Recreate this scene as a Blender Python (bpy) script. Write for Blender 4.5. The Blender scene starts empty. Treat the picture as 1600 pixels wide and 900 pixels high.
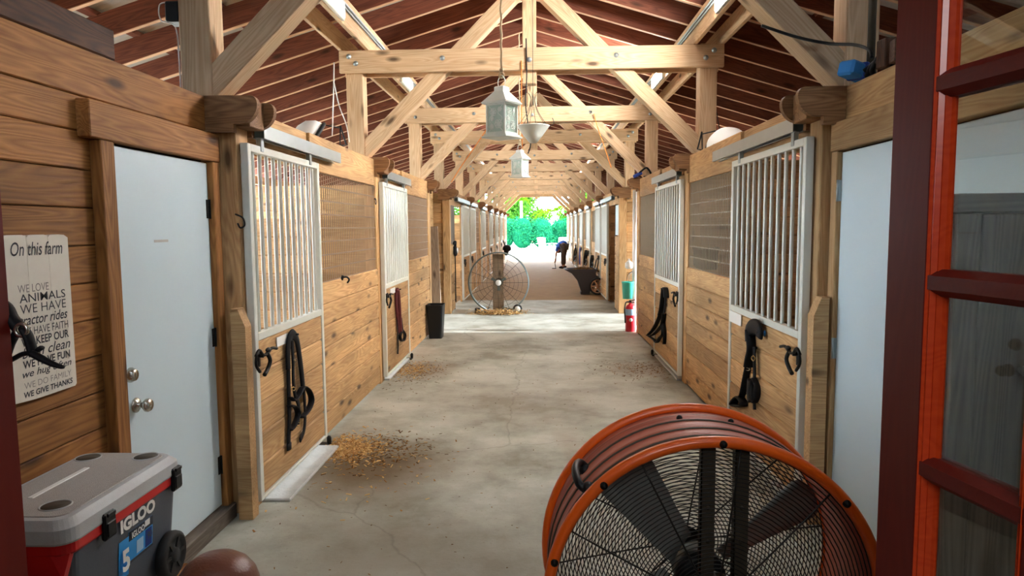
import bpy, bmesh, math, random
from mathutils import Vector, Matrix
R = math.radians
random.seed(7)
S = bpy.context.scene
C = S.collection

# ------------------------------------------------------------------ camera, world, sun, exposure
F_PX = 1080.0
CAM = Vector((0.0, 0.0, 1.64))
ROT = Matrix.Rotation(R(2.2), 3, 'Z') @ Matrix.Rotation(R(90 - 5.03), 3, 'X') @ Matrix.Rotation(R(-0.45), 3, 'Z')
cam_d = bpy.data.cameras.new('camera')
cam = bpy.data.objects.new('camera', cam_d)
C.objects.link(cam)
cam_d.sensor_fit = 'HORIZONTAL'
cam_d.sensor_width = 36.0
cam_d.lens = 36.0 * F_PX / 1600.0
cam_d.clip_start = 0.02
cam_d.clip_end = 400
cam.matrix_world = Matrix.Translation(CAM) @ ROT.to_4x4()
S.camera = cam

w = bpy.data.worlds.new('sky')
S.world = w
w.use_nodes = True
bg = w.node_tree.nodes['Background']
bg.inputs['Color'].default_value = (0.74, 0.88, 1.0, 1)
bg.inputs['Strength'].default_value = 3.5

sun_d = bpy.data.lights.new('sun', 'SUN')
sun_d.energy = 1.7
sun_d.angle = R(1.0)
sun_d.color = (0.84, 0.92, 1.0)
sun = bpy.data.objects.new('sun', sun_d)
C.objects.link(sun)
sun.location = (30, 10, 12)
SUN_EL = 18.0
sun.rotation_euler = Vector((-math.cos(R(SUN_EL)), 0.0, -math.sin(R(SUN_EL)))).to_track_quat('-Z', 'Y').to_euler()

def area(name, loc, size, power, col, direction):
    d = bpy.data.lights.new(name, 'AREA')
    d.shape = 'RECTANGLE'
    d.size, d.size_y = size
    d.energy = power
    d.color = col
    o = bpy.data.objects.new(name, d)
    C.objects.link(o)
    o.location = loc
    o.rotation_euler = Vector(direction).to_track_quat('-Z', 'Y').to_euler()
    return o
area('room_fill_light', (0.2, -1.1, 2.5), (1.2, 1.0), 3.5, (0.96, 0.98, 1.0), (0, 0.35, -1))  # unseen light added as fill from the room behind the camera

S.view_settings.view_transform = 'Standard'
S.view_settings.look = 'None'
S.view_settings.gamma = 1.0
S.view_settings.use_curve_mapping = False
S.view_settings.exposure = 3.15
S.cycles.max_bounces = 10
S.cycles.diffuse_bounces = 7
S.cycles.glossy_bounces = 3
S.cycles.transparent_max_bounces = 12
S.cycles.sample_clamp_indirect = 12.0
S.cycles.use_denoising = True
S.cycles.caustics_reflective = False
S.cycles.caustics_refractive = False

# ------------------------------------------------------------------ picture-to-place helpers (points on real planes)
def ray(px, py):
    return (ROT @ Vector(((px - 800.0) / F_PX, -(py - 450.0) / F_PX, -1.0)))
def on_x(px, py, X):
    d = ray(px, py)
    return CAM + d * ((X - CAM.x) / d.x)
def on_y(px, py, Y):
    d = ray(px, py)
    return CAM + d * ((Y - CAM.y) / d.y)

# ------------------------------------------------------------------ mesh builder
class MB:
    """collects shapes; every vertex carries a grain coordinate (along, across, across)"""
    def __init__(self):
        self.v, self.f, self.g, self.sm = [], [], [], []
    def add(self, vs, fs, gs=None, smooth=False):
        b = len(self.v)
        self.v += [Vector(p) for p in vs]
        self.g += ([tuple(p) for p in gs] if gs else [(p[0], p[1], p[2]) for p in vs])
        for f in fs:
            self.f.append([b + i for i in f])
            self.sm.append(smooth)
        return self
    def box(self, lo, hi, bev=0.0):
        lo, hi = Vector(lo), Vector(hi)
        c, s = (lo + hi) / 2, (hi - lo)
        return self.obox(c, Matrix.Identity(3), s, bev)
    def obox(self, c, rot, size, bev=0.0):
        """box with centre c, axes = columns of rot; bev chamfers all edges"""
        hx, hy, hz = [abs(a) / 2 for a in size]
        order = sorted(range(3), key=lambda k: -size[k])
        bev = min(bev, 0.45 * min(2 * hx, 2 * hy, 2 * hz))
        vs, fs = [], []
        if bev <= 0:
            for x in (-hx, hx):
                for y in (-hy, hy):
                    for z in (-hz, hz):
                        vs.append(Vector((x, y, z)))
            fs = [(0, 1, 3, 2), (4, 6, 7, 5), (0, 4, 5, 1), (2, 3, 7, 6), (0, 2, 6, 4), (1, 5, 7, 3)]
        else:
            idx = {}
            for sx in (-1, 1):
                for sy in (-1, 1):
                    for sz in (-1, 1):
                        for ax in range(3):
                            h = [hx - bev, hy - bev, hz - bev]
                            h[ax] += bev
                            idx[(sx, sy, sz, ax)] = len(vs)
                            vs.append(Vector((sx * h[0], sy * h[1], sz * h[2])))
            q = []
            for ax in range(3):
                o1, o2 = (ax + 1) % 3, (ax + 2) % 3
                for sg in (-1, 1):
                    loop = []
                    for a, b_ in ((-1, -1), (1, -1), (1, 1), (-1, 1)):
                        k = [0, 0, 0]
                        k[ax], k[o1], k[o2] = sg, a, b_
                        loop.append(idx[(k[0], k[1], k[2], ax)])
                    q.append(loop if sg > 0 else loop[::-1])
                # edges parallel to ax
                for a in (-1, 1):
                    for b_ in (-1, 1):
                        k0, k1 = [0] * 3, [0] * 3
                        k0[ax], k1[ax] = -1, 1
                        k0[o1] = k1[o1] = a
                        k0[o2] = k1[o2] = b_
                        l = [idx[(*k0, o1)], idx[(*k1, o1)], idx[(*k1, o2)], idx[(*k0, o2)]]
                        q.append(l if a * b_ < 0 else l[::-1])
            for sx in (-1, 1):
                for sy in (-1, 1):
                    for sz in (-1, 1):
                        l = [idx[(sx, sy, sz, a)] for a in range(3)]
                        q.append(l if sx * sy * sz > 0 else l[::-1])
            fs = q
        c = Vector(c)
        ws = [c + rot @ p for p in vs]
        gs = [(p[order[0]] + c[0] * .37 + c[1], p[order[1]] + c[2], p[order[2]]) for p in vs]
        return self.add(ws, fs, gs)
    def beam(self, a, b, wd, ht, up=(0, 0, 1), bev=0.0):
        a, b = Vector(a), Vector(b)
        x = (b - a)
        L = x.length
        x.normalize()
        y = Vector(up).cross(x)
        if y.length < 1e-5:
            y = Vector((0, 1, 0)).cross(x)
        y.normalize()
        z = x.cross(y)
        rot = Matrix((x, y, z)).transposed()
        return self.obox((a + b) / 2, rot, (L, wd, ht), bev)
    def tube(self, pts, r, n=8, closed=False, cap=True, flat=None):
        """round tube along points; flat=(ry) squashes into a strap"""
        P = [Vector(p) for p in pts]
        m = len(P)
        rs = r if isinstance(r, (list, tuple)) else [r] * m
        vs, fs = [], []
        prev = None
        for i, p in enumerate(P):
            if closed:
                t = P[(i + 1) % m] - P[i - 1]
            else:
                t = P[min(i + 1, m - 1)] - P[max(i - 1, 0)]
            if t.length < 1e-9:
                t = Vector((0, 0, 1))
            t.normalize()
            if prev is None:
                ref = Vector((0, 0, 1)) if abs(t.z) < 0.9 else Vector((1, 0, 0))
                u = t.cross(ref).normalized()
            else:
                u = (prev - t * prev.dot(t))
                if u.length < 1e-6:
                    u = t.orthogonal()
                u.normalize()
            prev = u
            v = t.cross(u)
            for k in range(n):
                a = 2 * math.pi * k / n
                vs.append(p + (u * math.cos(a) + v * math.sin(a) * (flat or 1.0)) * rs[i])
        for i in range(m if closed else m - 1):
            j = (i + 1) % m
            for k in range(n):
                k2 = (k + 1) % n
                fs.append((i * n + k, i * n + k2, j * n + k2, j * n + k))
        if cap and not closed:
            fs.append(tuple(range(n - 1, -1, -1)))
            fs.append(tuple((m - 1) * n + k for k in range(n)))
        return self.add(vs, fs, None, True)
    def ring(self, c, r, t, axis='Y', seg=48, n=8):
        c = Vector(c)
        pts = []
        for i in range(seg):
            a = 2 * math.pi * i / seg
            if axis == 'Y':
                d = Vector((math.cos(a), 0, math.sin(a)))
            elif axis == 'X':
                d = Vector((0, math.cos(a), math.sin(a)))
            else:
                d = Vector((math.cos(a), math.sin(a), 0))
            pts.append(c + d * r)
        return self.tube(pts, t, n, closed=True)
    def lathe(self, prof, c=(0, 0, 0), axis='Z', seg=24, cap=False):
        """prof: list of (radius, height along axis)"""
        c = Vector(c)
        vs, fs = [], []
        for (r, h) in prof:
            for k in range(seg):
                a = 2 * math.pi * k / seg
                x, y = r * math.cos(a), r * math.sin(a)
                if axis == 'Z':
                    vs.append(c + Vector((x, y, h)))
                elif axis == 'Y':
                    vs.append(c + Vector((y, h, x)))
                else:
                    vs.append(c + Vector((h, x, y)))
        m = len(prof)
        for i in range(m - 1):
            for k in range(seg):
                k2 = (k + 1) % seg
                fs.append((i * seg + k, i * seg + k2, (i + 1) * seg + k2, (i + 1) * seg + k))
        if cap:
            fs.append(tuple(range(seg - 1, -1, -1)))
            fs.append(tuple((m - 1) * seg + k for k in range(seg)))
        return self.add(vs, fs, None, True)
    def prism(self, poly, a, b):
        """poly: list of points (Vectors) of one face; a->b is the extrusion vector"""
        d = Vector(b) - Vector(a)
        n = len(poly)
        P = [Vector(p) for p in poly]
        vs = P + [p + d for p in P]
        fs = [tuple(range(n - 1, -1, -1)), tuple(range(n, 2 * n))]
        for i in range(n):
            j = (i + 1) % n
            fs.append((i, j, n + j, n + i))
        return self.add(vs, fs)
    def ball(self, c, r, seg=12, rings=8):
        rx, ry, rz = r if isinstance(r, (tuple, list)) else (r, r, r)
        c = Vector(c)
        vs, fs = [], []
        for i in range(rings + 1):
            th = math.pi * i / rings
            for k in range(seg):
                a = 2 * math.pi * k / seg
                vs.append(c + Vector((rx * math.sin(th) * math.cos(a), ry * math.sin(th) * math.sin(a), rz * math.cos(th))))
        for i in range(rings):
            for k in range(seg):
                k2 = (k + 1) % seg
                fs.append((i * seg + k, (i + 1) * seg + k, (i + 1) * seg + k2, i * seg + k2))
        return self.add(vs, fs, None, True)

def smooth_path(pts, n=6):
    P = [Vector(p) for p in pts]
    if len(P) < 3: return P
    out = []
    for i in range(len(P) - 1):
        p0 = P[max(i - 1, 0)]; p1 = P[i]; p2 = P[i + 1]; p3 = P[min(i + 2, len(P) - 1)]
        for k in range(n):
            t = k / n
            out.append(0.5 * ((2 * p1) + (p2 - p0) * t + (2 * p0 - 5 * p1 + 4 * p2 - p3) * t * t + (3 * p1 - p0 - 3 * p2 + p3) * t ** 3))
    out.append(P[-1])
    return out

def world_origin(o):
    p = Vector((0, 0, 0))
    while o is not None:
        p += o.location
        o = o.parent
    return p

def obj(name, mb, mat, parent=None, origin=None):
    """links the builder's shapes as ONE mesh object (authored in world coordinates)"""
    if parent is not None:
        base = world_origin(parent)
    elif origin is not None:
        base = Vector(origin)
    else:
        xs = [p.x for p in mb.v]; ys = [p.y for p in mb.v]; zs = [p.z for p in mb.v]
        base = Vector(((min(xs) + max(xs)) / 2, (min(ys) + max(ys)) / 2, min(zs)))
    me = bpy.data.meshes.new(name)
    me.from_pydata([p - base for p in mb.v], [], mb.f)
    at = me.attributes.new('grain', 'FLOAT_VECTOR', 'POINT')
    at.data.foreach_set('vector', [c for g in mb.g for c in g])
    me.polygons.foreach_set('use_smooth', mb.sm)
    me.validate()
    bm = bmesh.new()
    bm.from_mesh(me)
    bmesh.ops.recalc_face_normals(bm, faces=bm.faces)
    bm.to_mesh(me)
    bm.free()
    me.materials.append(mat)
    o = bpy.data.objects.new(name, me)
    C.objects.link(o)
    if parent is not None:
        o.parent = parent
    else:
        o.location = base
    return o

def tag(o, label=None, cat=None, group=None, kind=None):
    if label: o['label'] = label
    if cat: o['category'] = cat
    if group: o['group'] = group
    if kind: o['kind'] = kind
    return o

def thing(name, label, cat, loc, group=None, kind=None):
    o = bpy.data.objects.new(name, None)
    C.objects.link(o)
    o.location = loc
    o.empty_display_size = 0.1
    return tag(o, label, cat, group, kind)

def struct(name, mb, mat, label=None):
    o = obj(name, mb, mat)
    return tag(o, label, None, None, 'structure')

def copy_tree(o, parent=None):
    c = o.copy()
    C.objects.link(c)
    if parent is not None:
        c.parent = parent
    for ch in list(o.children):
        copy_tree(ch, c)
    return c

# ------------------------------------------------------------------ materials
def lin(r, g, b):
    f = lambda c: (c / 255 / 12.92) if c / 255 <= 0.04045 else ((c / 255 + 0.055) / 1.055) ** 2.4
    return (f(r), f(g), f(b), 1.0)

def new_mat(name):
    m = bpy.data.materials.new(name)
    m.use_nodes = True
    nt = m.node_tree
    return m, nt, nt.nodes['Principled BSDF']

def N(nt, t, **kw):
    n = nt.nodes.new(t)
    for k, v in kw.items():
        setattr(n, k, v)
    return n

def plain(name, col, rough=0.5, metal=0.0, bump=0.0, bscale=60.0, var=0.08, coat=0.0, spec=0.5):
    m, nt, b = new_mat(name)
    L = nt.links.new
    tc = N(nt, 'ShaderNodeTexCoord')
    no = N(nt, 'ShaderNodeTexNoise')
    no.inputs['Scale'].default_value = bscale * 0.2
    no.inputs['Detail'].default_value = 4
    L(tc.outputs['Object'], no.inputs['Vector'])
    mx = N(nt, 'ShaderNodeMixRGB')
    mx.blend_type = 'MULTIPLY'
    mx.inputs['Fac'].default_value = 1.0
    rp = N(nt, 'ShaderNodeMapRange')
    rp.inputs['To Min'].default_value = 1 - var
    rp.inputs['To Max'].default_value = 1 + var
    L(no.outputs['Fac'], rp.inputs['Value'])
    L(rp.outputs['Result'], mx.inputs['Color2'])
    mx.inputs['Color1'].default_value = col
    L(mx.outputs['Color'], b.inputs['Base Color'])
    b.inputs['Roughness'].default_value = rough
    b.inputs['Metallic'].default_value = metal
    b.inputs['Coat Weight'].default_value = coat
    b.inputs['Specular IOR Level'].default_value = spec
    if bump:
        n2 = N(nt, 'ShaderNodeTexNoise')
        n2.inputs['Scale'].default_value = bscale
        L(tc.outputs['Object'], n2.inputs['Vector'])
        bp = N(nt, 'ShaderNodeBump')
        bp.inputs['Strength'].default_value = bump
        bp.inputs['Distance'].default_value = 0.01
        L(n2.outputs['Fac'], bp.inputs['Height'])
        L(bp.outputs['Normal'], b.inputs['Normal'])
    return m

def wood(name, light, dark, knot=(0.05, 0.022, 0.01, 1), var=0.22, rough=0.65, knots=True, grain=1.0, coat=0.0, stain=0.25, bump=0.25):
    m, nt, b = new_mat(name)
    L = nt.links.new
    at = N(nt, 'ShaderNodeAttribute')
    at.attribute_name = 'grain'
    geo = N(nt, 'ShaderNodeNewGeometry')
    oi = N(nt, 'ShaderNodeObjectInfo')
    ad = N(nt, 'ShaderNodeMath', operation='ADD')
    L(geo.outputs['Random Per Island'], ad.inputs[0])
    L(oi.outputs['Random'], ad.inputs[1])
    sc = N(nt, 'ShaderNodeVectorMath', operation='SCALE')
    sc.inputs[0].default_value = (31.7, 17.3, 53.1)
    L(ad.outputs[0], sc.inputs['Scale'])
    va = N(nt, 'ShaderNodeVectorMath', operation='ADD')
    L(at.outputs['Vector'], va.inputs[0])
    L(sc.outputs['Vector'], va.inputs[1])
    # long wavy rings (cathedral grain)
    m1 = N(nt, 'ShaderNodeMapping')
    m1.inputs['Scale'].default_value = (0.6, 7.5, 7.5)
    L(va.outputs['Vector'], m1.inputs['Vector'])
    nz = N(nt, 'ShaderNodeTexNoise')
    nz.inputs['Scale'].default_value = 1.3
    nz.inputs['Detail'].default_value = 1.5
    L(m1.outputs['Vector'], nz.inputs['Vector'])
    mul = N(nt, 'ShaderNodeMath', operation='MULTIPLY')
    mul.inputs[1].default_value = 17.0 * grain
    L(nz.outputs['Fac'], mul.inputs[0])
    fr = N(nt, 'ShaderNodeMath', operation='PINGPONG')
    fr.inputs[1].default_value = 0.5
    L(mul.outputs[0], fr.inputs[0])
    # fine fibre
    m2 = N(nt, 'ShaderNodeMapping')
    m2.inputs['Scale'].default_value = (2.5, 85.0, 85.0)
    L(va.outputs['Vector'], m2.inputs['Vector'])
    nf = N(nt, 'ShaderNodeTexNoise')
    nf.inputs['Scale'].default_value = 1.0
    nf.inputs['Detail'].default_value = 3
    L(m2.outputs['Vector'], nf.inputs['Vector'])
    mixf = N(nt, 'ShaderNodeMath', operation='MULTIPLY_ADD')
    L(fr.outputs[0], mixf.inputs[0])
    mixf.inputs[1].default_value = 1.15
    L(nf.outputs['Fac'], mixf.inputs[2])
    rmp = N(nt, 'ShaderNodeMapRange')
    rmp.inputs['From Min'].default_value = 0.35
    rmp.inputs['From Max'].default_value = 1.15
    L(mixf.outputs[0], rmp.inputs['Value'])
    c1 = N(nt, 'ShaderNodeMixRGB')
    c1.inputs['Color1'].default_value = dark
    c1.inputs['Color2'].default_value = light
    L(rmp.outputs['Result'], c1.inputs['Fac'])
    last = c1.outputs['Color']
    if knots:
        m3 = N(nt, 'ShaderNodeMapping')
        m3.inputs['Scale'].default_value = (2.1, 6.0, 6.0)
        L(va.outputs['Vector'], m3.inputs['Vector'])
        vo = N(nt, 'ShaderNodeTexVoronoi')
        vo.inputs['Scale'].default_value = 1.0
        L(m3.outputs['Vector'], vo.inputs['Vector'])
        kr = N(nt, 'ShaderNodeMapRange')
        kr.inputs['From Min'].default_value = 0.07
        kr.inputs['From Max'].default_value = 0.2
        kr.inputs['To Min'].default_value = 0.85
        kr.inputs['To Max'].default_value = 0.0
        L(vo.outputs['Distance'], kr.inputs['Value'])
        c2 = N(nt, 'ShaderNodeMixRGB')
        L(kr.outputs['Result'], c2.inputs['Fac'])
        L(last, c2.inputs['Color1'])
        c2.inputs['Color2'].default_value = knot
        last = c2.outputs['Color']
    # per-board brightness and blotchy wear
    vr = N(nt, 'ShaderNodeMapRange')
    vr.inputs['To Min'].default_value = 1 - var
    vr.inputs['To Max'].default_value = 1 + var
    fr2 = N(nt, 'ShaderNodeMath', operation='FRACT')
    ad2 = N(nt, 'ShaderNodeMath', operation='MULTIPLY')
    ad2.inputs[1].default_value = 7.31
    L(ad.outputs[0], ad2.inputs[0])
    L(ad2.outputs[0], fr2.inputs[0])
    L(fr2.outputs[0], vr.inputs['Value'])
    m4 = N(nt, 'ShaderNodeMapping')
    m4.inputs['Scale'].default_value = (0.8, 2.6, 2.6)
    L(va.outputs['Vector'], m4.inputs['Vector'])
    nb = N(nt, 'ShaderNodeTexNoise')
    nb.inputs['Scale'].default_value = 1.4
    nb.inputs['Detail'].default_value = 4
    L(m4.outputs['Vector'], nb.inputs['Vector'])
    sr = N(nt, 'ShaderNodeMapRange')
    sr.inputs['From Min'].default_value = 0.3
    sr.inputs['From Max'].default_value = 0.62
    sr.inputs['To Min'].default_value = 1 - stain * 1.6
    sr.inputs['To Max'].default_value = 1.0
    L(nb.outputs['Fac'], sr.inputs['Value'])
    mm = N(nt, 'ShaderNodeMath', operation='MULTIPLY')
    L(vr.outputs['Result'], mm.inputs[0])
    L(sr.outputs['Result'], mm.inputs[1])
    c3 = N(nt, 'ShaderNodeMixRGB', blend_type='MULTIPLY')
    c3.inputs['Fac'].default_value = 1.0
    L(last, c3.inputs['Color1'])
    L(mm.outputs[0], c3.inputs['Color2'])
    L(c3.outputs['Color'], b.inputs['Base Color'])
    b.inputs['Roughness'].default_value = rough
    b.inputs['Coat Weight'].default_value = coat
    b.inputs['Coat Roughness'].default_value = 0.25
    b.inputs['Specular IOR Level'].default_value = 0.3
    bp = N(nt, 'ShaderNodeBump')
    bp.inputs['Strength'].default_value = bump
    bp.inputs['Distance'].default_value = 0.004
    L(mixf.outputs[0], bp.inputs['Height'])
    L(bp.outputs['Normal'], b.inputs['Normal'])
    return m

def concrete():
    m, nt, b = new_mat('worn_concrete')
    L = nt.links.new
    tc = N(nt, 'ShaderNodeNewGeometry')
    pos = tc.outputs['Position']
    def noise(scale, detail=6, rough=0.6, stretch=None):
        n = N(nt, 'ShaderNodeTexNoise')
        n.inputs['Scale'].default_value = scale
        n.inputs['Detail'].default_value = detail
        n.inputs['Roughness'].default_value = rough
        if stretch:
            mp = N(nt, 'ShaderNodeMapping')
            mp.inputs['Scale'].default_value = stretch
            L(pos, mp.inputs['Vector'])
            L(mp.outputs['Vector'], n.inputs['Vector'])
        else:
            L(pos, n.inputs['Vector'])
        return n.outputs['Fac']
    def mixc(fac, c1, c2, lo=0.35, hi=0.65):
        mr = N(nt, 'ShaderNodeMapRange')
        mr.inputs['From Min'].default_value = lo
        mr.inputs['From Max'].default_value = hi
        L(fac, mr.inputs['Value'])
        x = N(nt, 'ShaderNodeMixRGB')
        L(mr.outputs['Result'], x.inputs['Fac'])
        for c, s in ((c1, 'Color1'), (c2, 'Color2')):
            if isinstance(c, tuple): x.inputs[s].default_value = c
            else: L(c, x.inputs[s])
        return x.outputs['Color']
    a = mixc(noise(0.9, 8, 0.65), lin(126, 123, 107), lin(182, 181, 168), 0.40, 0.60)
    a = mixc(noise(2.7, 8, 0.7), a, lin(170, 166, 154), 0.45, 0.75)
    a = mixc(noise(0.55, 5, 0.6, (1.3, 0.5, 1)), a, lin(158, 140, 122), 0.55, 0.75)
    a = mixc(noise(5.0, 10, 0.8), a, lin(206, 200, 190), 0.60, 0.85)
    # fine dirt specks
    sp = noise(46.0, 3, 0.6)
    a = mixc(sp, a, lin(122, 108, 90), 0.63, 0.76)
    for (cx_, cy_, rr_, col_, amt) in ((-1.15, 4.55, 0.75, lin(96, 76, 50), 0.95), (-1.35, 7.8, 0.55, lin(120, 98, 74), 0.6), (1.2, 7.9, 0.55, lin(124, 104, 82), 0.6), (-0.9, 3.4, 0.8, lin(128, 116, 100), 0.5), (-0.2, 3.0, 1.0, lin(134, 124, 110), 0.5), (0.0, 6.5, 1.2, lin(136, 124, 112), 0.35)):
        ds = N(nt, 'ShaderNodeVectorMath', operation='DISTANCE')
        wob = N(nt, 'ShaderNodeMixRGB', blend_type='ADD')
        wob.inputs['Fac'].default_value = 0.5
        wn = N(nt, 'ShaderNodeTexNoise')
        wn.inputs['Scale'].default_value = 3.0
        wn.inputs['Detail'].default_value = 6
        L(pos, wn.inputs['Vector']); L(pos, wob.inputs['Color1']); L(wn.outputs['Color'], wob.inputs['Color2'])
        L(wob.outputs['Color'], ds.inputs[0])
        ds.inputs[1].default_value = (cx_ + 0.25, cy_ + 0.25, 0.25)
        mr = N(nt, 'ShaderNodeMapRange')
        mr.inputs['From Min'].default_value = rr_ * 0.25
        mr.inputs['From Max'].default_value = rr_
        mr.inputs['To Min'].default_value = amt
        mr.inputs['To Max'].default_value = 0.0
        L(ds.outputs['Value'], mr.inputs['Value'])
        x = N(nt, 'ShaderNodeMixRGB')
        L(mr.outputs['Result'], x.inputs['Fac']); L(a, x.inputs['Color1'])
        x.inputs['Color2'].default_value = col_
        a = x.outputs['Color']
    # hairline cracks
    vo = N(nt, 'ShaderNodeTexVoronoi', feature='DISTANCE_TO_EDGE')
    vo.inputs['Scale'].default_value = 0.33
    nz = N(nt, 'ShaderNodeTexNoise')
    nz.inputs['Scale'].default_value = 2.0
    nz.inputs['Detail'].default_value = 6
    L(pos, nz.inputs['Vector'])
    ad = N(nt, 'ShaderNodeMixRGB', blend_type='ADD')
    ad.inputs['Fac'].default_value = 0.35
    L(pos, ad.inputs['Color1'])
    L(nz.outputs['Color'], ad.inputs['Color2'])
    L(ad.outputs['Color'], vo.inputs['Vector'])
    cr = N(nt, 'ShaderNodeMapRange')
    cr.inputs['From Max'].default_value = 0.004
    cr.inputs['To Min'].default_value = 0.3
    cr.inputs['To Max'].default_value = 0.0
    L(vo.outputs['Distance'], cr.inputs['Value'])
    x = N(nt, 'ShaderNodeMixRGB')
    L(cr.outputs['Result'], x.inputs['Fac'])
    L(a, x.inputs['Color1'])
    x.inputs['Color2'].default_value = lin(80, 72, 62)
    L(x.outputs['Color'], b.inputs['Base Color'])
    b.inputs['Roughness'].default_value = 0.62
    b.inputs['Specular IOR Level'].default_value = 0.35
    bp = N(nt, 'ShaderNodeBump')
    bp.inputs['Strength'].default_value = 0.2
    bp.inputs['Distance'].default_value = 0.006
    L(sp, bp.inputs['Height'])
    L(bp.outputs['Normal'], b.inputs['Normal'])
    return m

def glass(name):
    m, nt, b = new_mat(name)
    L = nt.links.new
    out = nt.nodes['Material Output']
    nt.nodes.remove(b)
    fr = N(nt, 'ShaderNodeFresnel')
    gb = N(nt, 'ShaderNodeNewGeometry')
    io = N(nt, 'ShaderNodeMapRange')
    io.inputs['To Min'].default_value = 1.62
    io.inputs['To Max'].default_value = 1.0 / 1.62
    L(gb.outputs['Backfacing'], io.inputs['Value'])
    L(io.outputs['Result'], fr.inputs['IOR'])
    tr = N(nt, 'ShaderNodeBsdfTransparent')
    tr.inputs['Color'].default_value = (0.86, 0.88, 0.85, 1)
    gl = N(nt, 'ShaderNodeBsdfGlossy')
    gl.inputs['Roughness'].default_value = 0.015
    mx = N(nt, 'ShaderNodeMixShader')
    L(fr.outputs['Fac'], mx.inputs['Fac'])
    L(tr.outputs['BSDF'], mx.inputs[1])
    L(gl.outputs['BSDF'], mx.inputs[2])
    L(mx.outputs['Shader'], out.inputs['Surface'])
    return m

def emit(name, col, strength):
    m, nt, b = new_mat(name)
    b.inputs['Base Color'].default_value = col
    b.inputs['Emission Color'].default_value = col
    b.inputs['Emission Strength'].default_value = strength
    return m

def leafy(name, c1, c2, trans=0.5):
    m, nt, b = new_mat(name)
    L = nt.links.new
    geo = N(nt, 'ShaderNodeNewGeometry')
    mx = N(nt, 'ShaderNodeMixRGB')
    L(geo.outputs['Random Per Island'], mx.inputs['Fac'])
    mx.inputs['Color1'].default_value = c1
    mx.inputs['Color2'].default_value = c2
    L(mx.outputs['Color'], b.inputs['Base Color'])
    b.inputs['Roughness'].default_value = 0.95
    b.inputs['Specular IOR Level'].default_value = 0.0
    tl = N(nt, 'ShaderNodeBsdfTranslucent')
    L(mx.outputs['Color'], tl.inputs['Color'])
    ms = N(nt, 'ShaderNodeMixShader')
    ms.inputs['Fac'].default_value = trans
    L(b.outputs['BSDF'], ms.inputs[1])
    L(tl.outputs['BSDF'], ms.inputs[2])
    L(ms.outputs['Shader'], nt.nodes['Material Output'].inputs['Surface'])
    return m

M = {}
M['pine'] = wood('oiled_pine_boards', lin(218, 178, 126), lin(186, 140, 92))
M['pine_dim'] = wood('dim_pine_boards', lin(180, 123, 66), lin(136, 86, 42), var=0.28)  # darker copy of the pine; dimmer light on near boards painted in
M['truss'] = wood('pale_truss_timber', lin(230, 200, 162), lin(206, 168, 128), var=0.12, stain=0.15)
M['rafter'] = wood('red_brown_rafter_timber', lin(140, 82, 60), lin(104, 56, 42), var=0.15, stain=0.2)
M['bracket'] = wood('shaded_bracket_timber', lin(164, 122, 82), lin(122, 84, 54), var=0.12)  # bracket timber darkened; the shade on its faces is in the colour
M['rafter_edge'] = wood('lit_rafter_edge', lin(224, 184, 150), lin(200, 156, 124), var=0.1, knots=False, stain=0.1)  # rafter underside coloured paler, so floor bounce is painted in
M['dark_wood'] = wood('dark_brown_timber', lin(92, 56, 34), lin(58, 34, 20), var=0.15)
M['grey_wood'] = wood('weathered_grey_wood', lin(120, 108, 96), lin(86, 76, 68), var=0.12)
M['board_pale'] = wood('pale_worn_board', lin(168, 146, 122), lin(134, 114, 94), var=0.1)
M['mahogany'] = wood('red_mahogany_gloss', lin(112, 30, 21), lin(104, 26, 19), var=0.03, rough=0.5, knots=False, coat=0.08, stain=0.05, bump=0.02)
M['sticking'] = wood('lit_mahogany_bead', lin(218, 74, 30), lin(206, 64, 26), var=0.05, rough=0.25, knots=False, coat=0.8, stain=0.05, bump=0.02)  # same mahogany, brightened to paint in the room light on the bead
M['concrete'] = concrete()
M['curb'] = plain('pale_curb_concrete', lin(182, 182, 178), 0.8, bump=0.3, bscale=40, var=0.3)
M['dirt'] = plain('brown_packed_aisle_floor', lin(150, 120, 84), 0.85, bump=0.3, bscale=25, var=0.25)
M['bedding'] = plain('stall_bedding', lin(150, 118, 82), 0.95, bump=0.5, bscale=30, var=0.3)
M['sand'] = plain('pale_yard_sand', lin(176, 172, 160), 0.9, bump=0.2, bscale=10, var=0.1)
M['white_door'] = plain('white_painted_door', lin(202, 219, 226), 0.42, var=0.03, bscale=12)
M['white_metal'] = plain('white_painted_steel', lin(214, 216, 206), 0.4, var=0.06)
M['galv'] = plain('galvanised_steel', lin(168, 178, 180), 0.38, 0.75, var=0.12, bscale=40)
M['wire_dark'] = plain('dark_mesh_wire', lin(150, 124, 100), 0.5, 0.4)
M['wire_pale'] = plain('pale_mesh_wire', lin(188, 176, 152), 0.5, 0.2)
M['roof'] = plain('bare_metal_roof_sheet', lin(186, 182, 176), 0.5, 0.2, var=0.15, bscale=8)
M['black'] = plain('black_leather', lin(13, 13, 17), 0.6, var=0.2, spec=0.2)
M['black_iron'] = plain('black_iron', lin(18, 17, 16), 0.5, 0.2, var=0.15, spec=0.3)
M['black_plastic'] = plain('black_plastic', lin(20, 22, 24), 0.45, var=0.1, spec=0.3)
M['chrome'] = plain('satin_nickel', lin(190, 186, 176), 0.25, 0.95, var=0.04)
M['brass'] = plain('brass_ring', lin(170, 140, 80), 0.35, 0.9, var=0.05)
M['orange'] = plain('orange_painted_steel', lin(240, 100, 22), 0.35, 0.0, var=0.06, coat=0.3)
M['drum_red'] = plain('dusty_red_orange_drum', lin(184, 98, 76), 0.5, 0.0, var=0.12, bscale=30)
M['blade'] = plain('grey_fan_blade', lin(150, 152, 146), 0.4, 0.3, var=0.1)
M['grille'] = plain('dark_fan_grille_wire', lin(40, 38, 34), 0.45, 0.5)
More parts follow.
